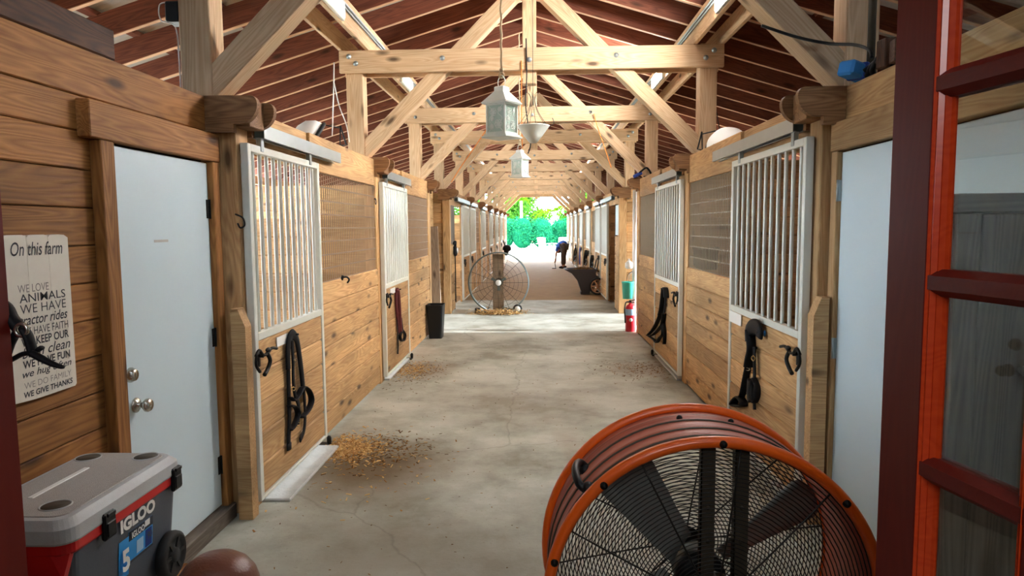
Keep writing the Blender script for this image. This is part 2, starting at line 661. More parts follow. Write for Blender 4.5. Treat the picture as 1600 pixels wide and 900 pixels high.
M['strut'] = plain('dull_brown_steel_strut', lin(78, 70, 58), 0.5, 0.4, var=0.15)
M['cool_grey'] = plain('slate_grey_plastic', lin(74, 80, 90), 0.45, bump=0.05, bscale=200, var=0.05)
M['lid_grey'] = plain('light_grey_plastic', lin(186, 188, 188), 0.5, bump=0.08, bscale=260, var=0.05)
M['lid_top'] = plain('textured_grey_lid_panel', lin(180, 175, 169), 0.75, bump=0.5, bscale=420, var=0.12)
M['red'] = plain('red_plastic', lin(206, 26, 30), 0.4, var=0.05)
M['sticker_blue'] = plain('bright_blue_sticker', lin(36, 150, 226), 0.35, var=0.1, bscale=50)
M['sticker_dark'] = plain('near_black_sticker', lin(22, 32, 48), 0.35)
M['white'] = plain('white_paint', lin(236, 236, 232), 0.5, var=0.03)
M['sign'] = plain('whitewashed_sign_wood', lin(222, 214, 200), 0.7, var=0.12, bscale=30)
M['ink'] = plain('charcoal_ink', lin(42, 42, 48), 0.7)
M['ink_grey'] = plain('grey_ink', lin(134, 126, 120), 0.7)
M['brown_leather'] = plain('brown_leather', lin(116, 68, 52), 0.38, bump=0.15, bscale=120, var=0.12)
M['blue'] = plain('bright_blue_cloth', lin(40, 130, 205), 0.6, var=0.12)
M['navy'] = plain('navy_blue_cloth', lin(34, 62, 140), 0.75, var=0.1)
M['shirt'] = plain('blue_shirt_cloth', lin(44, 92, 186), 0.75, var=0.1)
M['teal'] = plain('teal_plastic', lin(60, 196, 176), 0.4, var=0.08)
M['ext_red'] = plain('red_extinguisher_paint', lin(214, 30, 48), 0.3, coat=0.4)
M['label_blue'] = plain('pale_blue_label', lin(170, 205, 232), 0.4)
M['rope'] = plain('pale_hemp_rope', lin(198, 178, 146), 0.85, var=0.2)
M['rope_red'] = plain('dark_red_lead_rope', lin(96, 34, 36), 0.8, var=0.35, bscale=220)
M['cord_orange'] = plain('orange_cord', lin(232, 140, 60), 0.6)
M['tin'] = plain('white_distressed_tin', lin(222, 228, 220), 0.5, var=0.1)
M['frost'] = plain('pale_green_lantern_glass', lin(196, 216, 204), 0.25, var=0.1)
M['hay'] = leafy('wood_shavings', lin(226, 190, 130), lin(150, 104, 58), 0.0)
M['hay_dark'] = leafy('dark_straw_litter', lin(150, 112, 66), lin(84, 60, 38), 0.0)
M['skin'] = plain('skin', lin(186, 132, 104), 0.55)
M['hair'] = plain('dark_hair', lin(40, 30, 26), 0.6)
M['trousers'] = plain('dark_brown_trousers', lin(74, 60, 54), 0.8, var=0.15)
M['tyre'] = plain('black_rubber', lin(28, 28, 28), 0.7)
M['wheel_tan'] = plain('tan_plastic_wheel', lin(196, 150, 112), 0.5)
M['grey_tub'] = plain('dark_grey_poly_tub', lin(64, 64, 72), 0.5, var=0.08)
M['fan_grey'] = plain('grey_green_steel', lin(104, 114, 110), 0.4, 0.3, var=0.1)
M['glass'] = glass('door_glass')
M['lamp_bright'] = emit('lit_lamp_panel', (1.0, 0.97, 0.93, 1), 60.0)
M['lamp_fill'] = emit('fill_lamp_panel', (1.0, 0.97, 0.93, 1), 16.0)
M['lamp_dim'] = emit('dim_lamp_panel', (0.93, 0.97, 1.0, 1), 0.12)
M['room'] = plain('tan_room_wall', lin(150, 128, 104), 0.8, var=0.04)
M['hedge'] = leafy('hedge_leaves', lin(30, 100, 56), lin(12, 72, 52), 0.1)
M['lime'] = leafy('sunlit_lime_leaves', lin(66, 104, 28), lin(32, 82, 28), 0.1)
M['palm'] = leafy('palm_fronds', lin(84, 104, 10), lin(46, 90, 14), 0.1)
M['bark'] = plain('grey_bark', lin(150, 132, 112), 0.9, bump=0.5, bscale=30, var=0.2)
M['black_gap'] = plain('dark_shadow_board', lin(52, 34, 24), 0.8)

# ------------------------------------------------------------------ place dimensions
PL, PR = -1.67, 1.52            # aisle faces of the stall fronts
CX = -0.08                      # ridge line
TR = [3.78, 7.10, 10.50, 13.00, 16.35, 19.70, 23.05, 26.40, 29.75, 33.10, 36.45]   # truss front faces
Y_END = 36.62
ORD = ['first', 'second', 'third', 'fourth', 'fifth', 'sixth', 'seventh', 'eighth', 'ninth', 'tenth', 'eleventh']
def roof_under(x):              # underside of the rafters
    return 4.18 - 0.30 * abs(x - CX)

# ------------------------------------------------------------------ ground, floors
mb = MB(); mb.box((-60, -6, -0.30), (60, 140, -0.06)); struct('ground', mb, M['sand'])
mb = MB(); mb.box((-1.80, 0.42, -0.06), (1.64, 15.5, 0.0))
mb.box((1.64, 10.66, -0.06), (6.6, 13.0, 0.0)); mb.box((-5.2, 10.66, -0.06), (-1.80, 13.0, 0.0))
struct('floor', mb, M['concrete'])
mb = MB(); mb.box((-1.80, 15.5, -0.06), (1.64, Y_END, 0.0)); struct('floor_far_aisle', mb, M['dirt'])
mb = MB()
for (x0, x1) in ((-5.2, -1.80), (1.64, 5.2)):
    mb.box((x0, 3.0, -0.06), (x1, 10.66, -0.005)); mb.box((x0, 13.0, -0.06), (x1, Y_END, -0.005))
struct('floor_stalls', mb, M['bedding'])

# ------------------------------------------------------------------ boards helper
def boards(mb, axis, fixed, thick, a0, a1, z0, z1, bw, gap=0.004, bev=0.009):
    """horizontal planks; axis 'Y': plank runs along Y at X from fixed to fixed+thick; 'X': the other way"""
    n = max(1, round((z1 - z0) / bw))
    h = (z1 - z0) / n
    c0, c1 = fixed + thick * 0.35, fixed + thick * 0.65
    if axis == 'Y':
        mb.box((c0, a0 + 0.002, z0 + 0.003), (c1, a1 - 0.002, z1 - 0.003))
    else:
        mb.box((a0 + 0.002, c0, z0 + 0.003), (a1 - 0.002, c1, z1 - 0.003))
    for i in range(n):
        j = random.uniform(-0.0015, 0.0015)
        lo, hi = z0 + i * h + gap / 2, z0 + (i + 1) * h - gap / 2
        if axis == 'Y':
            mb.box((fixed + j, a0, lo), (fixed + thick + j, a1, hi), bev)
        else:
            mb.box((a0, fixed + j, lo), (a1, fixed + thick + j, hi), bev)

# ------------------------------------------------------------------ near walls (before the first posts)
WL, WR = -1.80, 1.61            # faces of the near walls
D1 = (2.84, 3.70)               # left white door along Y
D2 = (2.10, 3.72)               # right white door along Y
def near_wall(name, side, X, thick, dy, ztop_door):
    mb = MB()
    y0, y1 = 0.60, 3.76
    zt = 2.36
    hdr = [(2.17, zt), (2.03, 2.17)]
    for lo, hi in hdr:
        mb.box((X, y0, lo + .002), (X + thick, y1, hi - .002), 0.004)
    z = 2.03
    k = 0
    while z > 0.05:
        h = 0.15
        lo = max(0.0, z - h)
        if y0 < dy[0] - 0.02:
            mb.box((X, y0, lo + .002), (X + thick, dy[0] - 0.002, z - .002), 0.004)
        z = lo
        k += 1
    return struct(name, mb, M['pine_dim'] if side < 0 else M['pine'])
near_wall('wall_left', -1, WL - 0.04, 0.04, D1, 2.0)
near_wall('wall_right', 1, WR, 0.04, D2, 2.0)
# backing boards so that no daylight shows between the planks
mb = MB(); mb.box((WL - 0.07, 0.60, 0), (WL - 0.042, 3.76, 2.35)); struct('wall_left_backing', mb, M['black_gap'])
mb = MB(); mb.box((WR + 0.042, 0.60, 0), (WR + 0.07, 3.76, 2.35)); struct('wall_right_backing', mb, M['black_gap'])

def casing(name, X0, X1, dy, zt):
    mb = MB()
    mb.box((X0, dy[0] - 0.095, 0.0), (X1, dy[0] - 0.004, zt + 0.004), 0.004)
    mb.box((X0, dy[1] + 0.004, 0.0), (X1, dy[1] + 0.075, zt + 0.004), 0.004)
    mb.box((X0 - .004, dy[0] - 0.16, zt + 0.006), (X1 + .004, dy[1] + 0.085, zt + 0.155), 0.004)
    return struct(name, mb, M['pine_dim'] if X0 < 0 else M['pine'])
casing('trim_1', WL, WL + 0.05, D1, 2.0)
casing('trim_2', WR - 0.045, WR, D2, 2.02)
mb = MB(); mb.box((WL - 0.04, D1[0] - 0.1, 0), (WL + 0.07, D1[1] + 0.07, 0.09), 0.006); struct('trim_3', mb, M['grey_wood'])
mb = MB(); mb.box((WR - 0.06, D2[0] - 0.05, 0), (WR + 0.04, D2[1] + 0.07, 0.06), 0.006); struct('trim_4', mb, M['grey_wood'])

# white door on the left, with knob and dead bolt
d1 = thing('door_1', 'plain white door with round knob and dead bolt in the left wall', None, (WL + 0.005, (D1[0] + D1[1]) / 2, 0.1), kind='structure')
mb = MB(); mb.box((WL - 0.03, D1[0], 0.10), (WL + 0.018, D1[1], 1.995), 0.003); obj('door_panel', mb, M['white_door'], d1)
XF = WL + 0.018
kp = on_x(212, 633, XF); bp_ = on_x(203, 586, XF)
mb = MB()
mb.lathe([(0.034, 0), (0.034, 0.006), (0.026, 0.012), (0.013, 0.016), (0.012, 0.032), (0.020, 0.038), (0.029, 0.048), (0.030, 0.058), (0.024, 0.068), (0.0, 0.070)], kp, 'X', 20)
obj('door_knob', mb, M['chrome'], d1)
mb = MB()
mb.lathe([(0.033, 0), (0.033, 0.008), (0.026, 0.022), (0.024, 0.026), (0.0, 0.026)], bp_, 'X', 20)
mb.box((bp_.x + 0.024, bp_.y - 0.003, bp_.z - 0.009), (bp_.x + 0.028, bp_.y + 0.003, bp_.z + 0.009))
obj('dead_bolt', mb, M['chrome'], d1)
for z in (1.75, 1.05, 0.33):
    mb = MB(); mb.box((XF - 0.002, D1[1] - 0.028, z - 0.05), (XF + 0.004, D1[1] + 0.003, z + 0.05), 0.001)
    mb.tube([(XF + 0.006, D1[1] + 0.001, z - 0.052), (XF + 0.006, D1[1] + 0.001, z + 0.052)], 0.006, 8)
    obj('hinge', mb, M['black_iron'], d1)
mb = MB(); mb.box((XF - .001, 3.15, 1.582), (XF + 0.002, 3.27, 1.594)); obj('mark', mb, M['curb'], d1)['label'] = 'faint grey scuff strip'

d2 = thing('door_2', 'plain white door in the right wall behind the red glazed door', None, (WR, (D2[0] + D2[1]) / 2, 0.06), kind='structure')
mb = MB(); mb.box((WR - 0.02, D2[0], 0.06), (WR + 0.03, D2[1], 2.015), 0.003); obj('door_panel', mb, M['white_door'], d2)
for py in (300, 540):
    p = on_x(1293, py, WR - 0.03)
    mb = MB(); mb.box((WR - 0.035, D2[1] - 0.004, p.z - 0.055), (WR - 0.019, D2[1] + 0.05, p.z + 0.055), 0.001)
    mb.tube([(WR - 0.037, D2[1] + 0.004, p.z - 0.056), (WR - 0.037, D2[1] + 0.004, p.z + 0.056)], 0.007, 8)
    obj('hinge', mb, M['galv'], d2)

# ------------------------------------------------------------------ room wall behind the camera, with the double red doors
mb = MB()
Yw0, Yw1 = 0.42, 0.56
mb.box((-5.2, Yw0, 0), (-0.86, Yw1, 2.42)); mb.box((0.94, Yw0, 0), (5.2, Yw1, 2.42))
mb.prism([Vector(p) for p in ((-5.2, Yw0, 2.42), (5.2, Yw0, 2.42), (5.2, Yw0, 2.60), (-0.08, Yw0, 4.18), (-5.2, Yw0, 2.64))], (0, 0, 0), (0, Yw1 - Yw0, 0))
struct('wall_front', mb, M['dark_wood'])
mb = MB()
mb.box((-2.6, -3.3, -0.06), (2.6, 0.42, 0.0)); struct('floor_room', mb, M['grey_wood'])
mb = MB(); mb.box((-2.6, -3.4, 0), (2.6, -3.3, 2.7)); struct('wall_back', mb, M['room'])
mb = MB(); mb.box((-2.7, -3.3, 0), (-2.6, 0.42, 2.7)); struct('wall_room_left', mb, M['room'])
mb = MB(); mb.box((2.6, -3.3, 0), (2.7, 0.42, 2.7)); struct('wall_room_right', mb, M['room'])
mb = MB(); mb.box((-2.7, -3.4, 2.7), (2.7, 0.42, 2.76)); struct('ceiling_room', mb, M['room'])

def glazed_door(name, label, P0, ang, npanes, bars, z0, z1, zb, flip=1):
    """P0 = free edge on the visible face; ang = heading of the leaf from free edge to hinge; flip = side the thickness goes"""
    u = Vector((math.sin(ang), -math.cos(ang), 0))
    n = Vector((math.cos(ang), math.sin(ang), 0)) * flip
    stile, bead, pane, mun, T = 0.104, 0.026, 0.166, 0.030, 0.045
    o = thing(name, label, None, (P0[0], P0[1], z0), kind='structure')
    def P(s, t, z): return Vector((P0[0], P0[1], 0)) + u * s + n * t + Vector((0, 0, z))
    def bar(mb, s0, s1, t0, t1, a, b, bev=0.003):
        c = P((s0 + s1) / 2, (t0 + t1) / 2, (a + b) / 2)
        mb.obox(c, Matrix((u, n, Vector((0, 0, 1)))).transposed(), (s1 - s0, t1 - t0, b - a), bev)
    W = 2 * stile + npanes * pane + (npanes - 1) * mun + 2 * npanes * bead
    mb = MB(); bar(mb, 0, stile, 0, T, z0, z1); obj('stile', mb, M['mahogany'], o)
    mb = MB(); bar(mb, W - stile, W, 0, T, z0, z1); obj('stile', mb, M['mahogany'], o)
    mb = MB(); bar(mb, stile, W - stile, 0.001, T - .001, z0, zb - 0.03); obj('bottom_rail', mb, M['mahogany'], o)
    mb = MB(); bar(mb, stile, W - stile, 0.001, T - .001, z1 - 0.12, z1); obj('top_rail', mb, M['mahogany'], o)
    cols = []
    s = stile
    for k in range(npanes):
        cols.append((s, s + 2 * bead + pane))
        s += 2 * bead + pane + mun
    for k in range(npanes - 1):
        a = cols[k][1]
        mb = MB(); bar(mb, a, a + mun, 0.002, T - .002, zb - 0.03, z1 - 0.12); obj('upright_bar', mb, M['mahogany'], o)
    rows = []
    zz = [zb] + bars + [z1 - 0.12]
    for k in range(len(bars)):
        mb = MB()
        # moulded cross bar: a hexagon section
        z = bars[k]
        sec = [(0.002, -0.012), (0.002, 0.012), (0.016, 0.024), (T - .004, 0.024), (T - .004, -0.024), (0.016, -0.024)]
        poly = [P(stile, t, z + h) for t, h in sec]
        mb.prism(poly, P(stile, 0, 0), P(W - stile, 0, 0))
        obj('cross_bar', mb, M['mahogany'], o)
    # beads along both uprights of every column of panes: stepped and bevelled towards the glass
    mb = MB()
    sec = [(0.0, 0.0), (0.004, 0.004), (0.0075, 0.0035), (0.012, 0.012), (0.0145, 0.0115), (0.021, 0.018), (bead, 0.021), (bead, 0.026), (0.0, 0.026)]
    for (a, b) in cols:
        for (base, sg) in ((a, 1), (b, -1)):
            poly = [P(base + sg * ds, t, zb) for ds, t in sec]
            mb.prism(poly, (0, 0, 0), (0, 0, z1 - 0.12 - zb))
    obj('glazing_bead', mb, M['sticking'], o)['label'] = 'mahogany moulding coloured bright orange-red, as if lit'
    for (a, b) in cols:
        for k in range(len(zz) - 1):
            mb = MB(); bar(mb, a + 0.012, b - 0.012, 0.0235, 0.0265, zz[k] - (0.03 if k == 0 else 0), zz[k + 1] - 0.002, 0)
            obj('glass_pane', mb, M['glass'], o)
    return o
DR = glazed_door('door_3', 'open red mahogany door with glass panes at the right, nearest the camera', (0.667, 1.35), R(10), 3, [0.86, 1.20, 1.537, 1.88], 0.012, 2.30, 0.55)
DL = glazed_door('door_4', 'open red mahogany door leaf at the far left edge of view', (-0.779, 0.985), R(-2), 2, [0.86, 1.20, 1.537, 1.88], 0.012, 2.30, 0.55, flip=-1)

# ------------------------------------------------------------------ outer walls, end and cross-aisle walls
def outer(name, X0, X1, y0, y1, z0, z1):
    mb = MB(); boards(mb, 'Y', X0, X1 - X0, y0, y1, z0, z1, 0.24)
    return struct(name, mb, M['pine'])
for sd, X in (('left', -5.2), ('right', 5.16)):
    ztop = 1.10 if sd == 'left' else 2.45
    outer('wall_outer_' + sd, X, X + 0.04, 0.56, 3.85, 0, 2.45)
    outer('wall_outer_' + sd, X, X + 0.04, 3.85, 10.6, 0, ztop)
    if sd == 'left':
        outer('wall_outer_' + sd, X, X + 0.04, 10.6, 13.0, 0, ztop)
    outer('wall_outer_' + sd, X, X + 0.04, 13.0, Y_END, 0, ztop)
    mb = MB()
    for y in [1.0] + [t + 0.08 for t in TR]:
        mb.box((X - 0.02, y - 0.06, 0), (X + 0.07, y + 0.06, 2.60))
    mb.box((X - 0.03, 0.56, 2.46), (X + 0.08, Y_END, 2.60))
    struct('trim_outer_' + sd, mb, M['pine'])

def partition(name, x0, x1, y, z1=2.3):
    mb = MB(); boards(mb, 'X', y, 0.04, x0, x1, 0, z1, 0.19)
    return struct(name, mb, M['pine'])
for k, t in enumerate(TR):
    y = t + 0.10
    if k == 2: y = t + 0.06
    partition('wall_partition_left', -5.16, PL - 0.14, y, 2.3 if k in (0, 2, 3, 10) else 1.75)
    partition('wall_partition_right', PR + 0.14, 5.16, y, 2.3)

# ------------------------------------------------------------------ roof
mb = MB()
for s in (-1, 1):
    # corrugated sheet: ridges run down the slope
    for (ya, yb, xe) in ((0.5, 10.5, 6.35), (10.5, 13.1, 5.28), (13.1, Y_END + 0.4, 6.35)):
        n = int((yb - ya) / 0.10)
        vs, fs = [], []
        for i in range(n + 1):
            y = ya + (yb - ya) * i / n
            up = 0.018 if i % 2 else 0.0
            for x in (0.0, xe):
                vs.append((CX + s * x, y, 4.18 - 0.30 * x + 0.235 + up))
            for x in (0.0, xe):
                vs.append((CX + s * x, y, 4.18 - 0.30 * x + 0.255 + up))
        for i in range(n):
            a = i * 4
            fs += [(a, a + 1, a + 5, a + 4), (a + 2, a + 6, a + 7, a + 3)]
        mb.add(vs, fs)
struct('ceiling', mb, M['roof'])

RN = []
y = 0.75
while y < Y_END:
    RN.append(y); y += 0.60
def interval(y):
    k = sum(1 for t in TR if t + 0.08 < y)
    if k == 0: return 'in front of the nearest truss'
    if k >= len(TR): return 'at the far end'
    if k == 1: return 'between the nearest and second trusses'
    return 'between the %s and %s trusses' % (ORD[k - 1], ORD[k])
proto = {}
for s, nm in ((-1, 'left'), (1, 'right')):
    for i, y in enumerate(RN):
        full = not (10.45 < y < 13.15)
        key = (s, full)
        lab = 'red-brown plank rafter on the %s roof slope %s' % (nm, interval(y))
        xe = 6.3 if full else 5.25
        if key not in proto:
            mb = MB()
            a = Vector((CX, 0, 4.18 + 0.095)); b = Vector((CX + s * xe, 0, 4.18 - 0.3 * xe + 0.095))
            mb.beam(a, b, 0.042, 0.19, bev=0.003)
            o = obj('rafter', mb, M['rafter'], origin=(CX, 0, 4.0))
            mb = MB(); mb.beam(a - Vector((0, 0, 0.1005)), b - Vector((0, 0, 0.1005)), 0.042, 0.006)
            obj('lower_edge', mb, M['rafter_edge'], o)['label'] = 'lower edge coloured paler, as lit from below'
            proto[key] = o
        else:
            o = copy_tree(proto[key])
        o.location.y = y
        tag(o, lab, 'rafter', 'rafters of the %s roof slope' % nm)
for s, nm in ((-1, 'left'), (1, 'right')):
    for k, x in enumerate((0.6, 1.25, 1.95, 2.7, 3.45, 4.2, 4.95)):
        mb = MB()
        z = 4.18 - 0.3 * x + 0.212
        mb.box((CX + s * x - 0.04, 0.55, z - 0.02), (CX + s * x + 0.04, Y_END, z + 0.02))
        o = obj('roof_batten', mb, M['rafter'])
        tag(o, 'long thin batten above the rafters on the %s roof slope, %s from the ridge' % (nm, ORD[k]), 'batten', 'roof battens')
mb = MB(); mb.beam((CX, 0.55, 4.28), (CX, Y_END, 4.28), 0.04, 0.2)
tag(obj('ridge_beam', mb, M['rafter']), 'long ridge beam along the peak of the roof', 'beam')

# ------------------------------------------------------------------ trusses
XPL, XPR = -1.855, 1.70         # truss post centres
def make_truss(y, label):
    t = thing('roof_truss', label, 'truss', (CX, y + 0.08, 2.36), 'timber roof trusses over the aisle')
    yc = y + 0.085
    for X in (XPL, XPR):
        mb = MB(); mb.box((X - 0.085, y, 2.36), (X + 0.085, y + 0.17, 3.44), 0.006); obj('post', mb, M['truss'], t)
    for (ya, yb) in ((y - 0.045, y - 0.003), (y + 0.173, y + 0.215)):
        mb = MB(); mb.box((XPL - 0.14, ya, 3.20), (XPR + 0.14, yb, 3.42), 0.005); tb = obj('tie_beam', mb, M['truss'], t)
        if ya < y:
            for (bx, bz) in ((XPL - 0.04, 3.36), (XPL + 0.03, 3.29), (XPR - 0.04, 3.29), (XPR + 0.04, 3.36), (-0.95, 3.33), (0.78, 3.33), (CX, 3.30)):
                mb = MB(); mb.lathe([(0.026, 0), (0.026, -0.004), (0.015, -0.006), (0.015, -0.018), (0.0, -0.018)], (bx, ya, bz), 'Y', 10)
                obj('bolt', mb, M['galv'], tb)
    mb = MB(); mb.box((CX - 0.07, y + 0.02, 3.08), (CX + 0.07, y + 0.15, 4.17), 0.006); obj('king_post', mb, M['truss'], t)
    for X, s in ((XPL, 1), (XPR, -1)):
        mb = MB()
        a = Vector((X + s * 0.04, yc, 2.40)); b = Vector((CX - s * 0.06, yc, 4.06))
        mb.beam(a, b, 0.14, 0.15, up=(0, 1, 0), bev=0.005)
        obj('brace', mb, M['truss'], t)
    return t
t0 = make_truss(TR[0], 'timber roof truss nearest the camera, its dark posts and braces cut by the top edge')
for k in range(1, len(TR)):
    t = copy_tree(t0)
    t.location.y += TR[k] - TR[0]
    t['label'] = 'timber roof truss with tie beam and diagonal braces, %s from the camera' % ORD[k] if k < 10 else 'timber roof truss over the far open end of the aisle'

# long paired purlin beams resting on the tie beams
for s, nm, X in ((-1, 'left', XPL), (1, 'right', XPR)):
    p = thing('purlin_beam', 'long paired timber beam lying on the truss ends along the %s side' % nm, 'beam', (X, 18, 3.42))
    for off, pn in ((-s * 0.14, 'inner_plank'), (s * 0.13, 'outer_plank')):
        mb = MB()
        zt = roof_under(X + off) - 0.004
        mb.box((X + off - 0.02, 0.60, 3.425), (X + off + 0.02, Y_END, zt), 0.004)
        obj(pn, mb, M['truss'], p)
    xi = X - s * 0.14 - s * 0.02
    mb = MB(); mb.tube([(xi - s * 0.014, 1.0, 3.60), (xi - s * 0.014, Y_END - 1, 3.60)], 0.012, 8)
    mb.tube([(xi - s * 0.014, 1.0, 3.565), (xi - s * 0.014, Y_END - 1, 3.565)], 0.009, 8)
    obj('conduit', mb, M['galv'], p)
    # panel lamps fixed to the inner plank; the far ones are added as fill
    for k, yc in enumerate((5.75, 9.0, 14.7, 18.0, 21.4, 24.7, 28.1, 31.4)):
        lab = {(-1, 0): 'white lamp panel on the left long beam before the second truss', (-1, 1): 'white lamp panel on the left long beam beyond the second truss',
               (1, 0): 'glowing white lamp panel on the right long beam before the second truss', (1, 1): 'glowing white lamp panel on the right long beam beyond the second truss'}.get((s, k), 'added fill lamp panel on the %s long beam over the far aisle, %s beyond the cross aisle' % (nm, ORD[k - 2] if k > 1 else ''))
        L_ = thing('panel_lamp', lab, 'lamp', (xi, yc, 3.44), 'panel lamps on the long beams')
        xl = xi - s * 0.03
        mb = MB(); mb.box((min(xi, xl), yc - 0.36, 3.43), (max(xi, xl), yc + 0.36, 3.585), 0.004); obj('housing', mb, M['white_metal'], L_)
        mb = MB(); mb.box((min(xl, xl - s * 0.012), yc - 0.335, 3.445), (max(xl, xl - s * 0.012), yc + 0.335, 3.57), 0.003)
        obj('lens', mb, M['lamp_fill'] if k > 1 else (M['lamp_bright'] if s > 0 else M['lamp_dim']), L_)

# ------------------------------------------------------------------ wall posts with scroll brackets
def scroll(mb, s, X, y0, y1, reach, z0=2.165, z1=2.36):
    """board lying across the wall; its aisle end is cut to an ogee"""
    e = X - s * reach
    H = z1 - z0
    pts = [(X + s * 0.20, z1), (e + s * 0.04, z1)]
    for i in range(1, 6):
        q = math.pi / 2 * i / 5
        pts.append((e + s * (0.04 - 0.04 * math.sin(q)), z1 - 0.045 + 0.045 * math.cos(q)))
    for i in range(1, 9):
        q = math.pi / 2 * i / 8
        pts.append((e + s * (0.105 - 0.105 * math.cos(q)), z1 - 0.045 - (H * 0.78 - 0.045) * math.sin(q)))
    pts += [(e + s * 0.135, z0 + H * 0.22), (e + s * 0.135, z0), (X + s * 0.20, z0)]
    poly = [Vector((x, y0, z)) for x, z in pts]
    mb.prism(poly, (0, y0, 0), (0, y1, 0))
def wall_post(s, k):
    X = PL if s < 0 else PR
    y = TR[k]
    nm = 'left' if s < 0 else 'right'
    pos = {0: 'nearest the camera', 1: 'between the two near stalls', 2: 'at the near corner of the cross aisle', 3: 'at the far corner of the cross aisle', 10: 'at the far open end'}.get(k, '%s beyond the cross aisle' % ORD[k - 4] if k > 3 else '')
    p = thing('stall_post', 'pine post with scrolled bracket, %s wall, %s' % (nm, pos), 'post', (X + s * 0.06, y + 0.1, 0), 'posts with scrolled brackets')
    mb = MB(); mb.box((min(X - s * 0.005, X + s * 0.13), y + 0.03, 0), (max(X - s * 0.005, X + s * 0.13), y + 0.19, 2.36), 0.005); obj('post', mb, M['pine'], p)
    for (ya, yb, r) in ((y - 0.04, y + 0.0, 0.16), (y + 0.20, y + 0.24, 0.16)):
        mb = MB(); scroll(mb, s, X, ya, yb, r); obj('bracket', mb, M['bracket'], p)
    mb = MB(); mb.box((min(X - s * 0.10, X + s * 0.20), y, 2.20), (max(X - s * 0.10, X + s * 0.20), y + 0.20, 2.355), 0.004); obj('bracket_block', mb, M['bracket'], p)
    return p
for k in range(len(TR)):
    for s in (-1, 1):
        wall_post(s, k)
# stub post beside the nearest door, left and right, with chamfered top
for s, nm, X in ((-1, 'left', PL), (1, 'right', PR)):
    mb = MB()
    xa = X - s * 0.05
    za = on_y(380, 492, 3.95).z if s < 0 else on_y(1250, 475, 3.95).z
    xb = X + s * 0.03
    pts = [(xb, 0.0), (xa, 0.0), (xa, za - 0.04), (X - s * 0.01, za + 0.06), (xb, za + 0.06)]
    mb.prism([Vector((x, 3.725, z)) for x, z in pts], (0, 0, 0), (0, 0.082, 0))
    o = obj('door_stop_post', mb, M['pine'])
    tag(o, 'short pine stop post with sloped top beside the nearest %s sliding door' % nm, 'post')

# ------------------------------------------------------------------ stall fronts and sliding doors
def wire_panel(parent, X, ya, yb, z0, z1, mat, dy=0.055, dz=0.105, r=0.0036):
    mb = MB()
    n = max(2, round((yb - ya) / dy))
    for i in range(n + 1):
        y = ya + (yb - ya) * i / n
        mb.box((X - r, y - r * 1.15, z0), (X + r, y + r * 1.15, z1))
    m = max(2, round((z1 - z0) / dz))
    for j in range(m + 1):
        z = z0 + (z1 - z0) * j / m
        mb.box((X + r, ya, z - r * 1.5), (X + 3 * r, yb, z + r * 1.5))
    return obj('wire_mesh', mb, mat, parent)

def stall_front(s, ya, yb, label, near):
    X = PL if s < 0 else PR
    f = thing('stall_wall', label, 'stall wall', (X, (ya + yb) / 2, 0), 'stall fronts along the aisle')
    xi, xo = X, X + s * 0.04
    a, b = min(xi, xo), max(xi, xo)
    mb = MB(); boards(mb, 'Y', a, b - a, ya, yb, 0.015, 1.22, 0.172); obj('lower_boards', mb, M['pine'], f)
    mb = MB(); mb.box((a - 0.004, ya, 2.07), (b + 0.004, yb - 0.076, 2.34), 0.004); obj('header_board', mb, M['pine'], f)
    mb = MB(); mb.box((a, ya, 1.22), (b, ya + 0.03, 2.07), 0.003); obj('side_strip', mb, M['pine'], f)
    mb = MB(); mb.box((a, yb - 0.03, 1.22), (b, yb, 2.07), 0.003); obj('side_strip', mb, M['pine'], f)
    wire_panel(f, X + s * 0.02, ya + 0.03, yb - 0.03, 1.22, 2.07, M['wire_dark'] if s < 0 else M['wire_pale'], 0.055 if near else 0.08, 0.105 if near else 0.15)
    return f

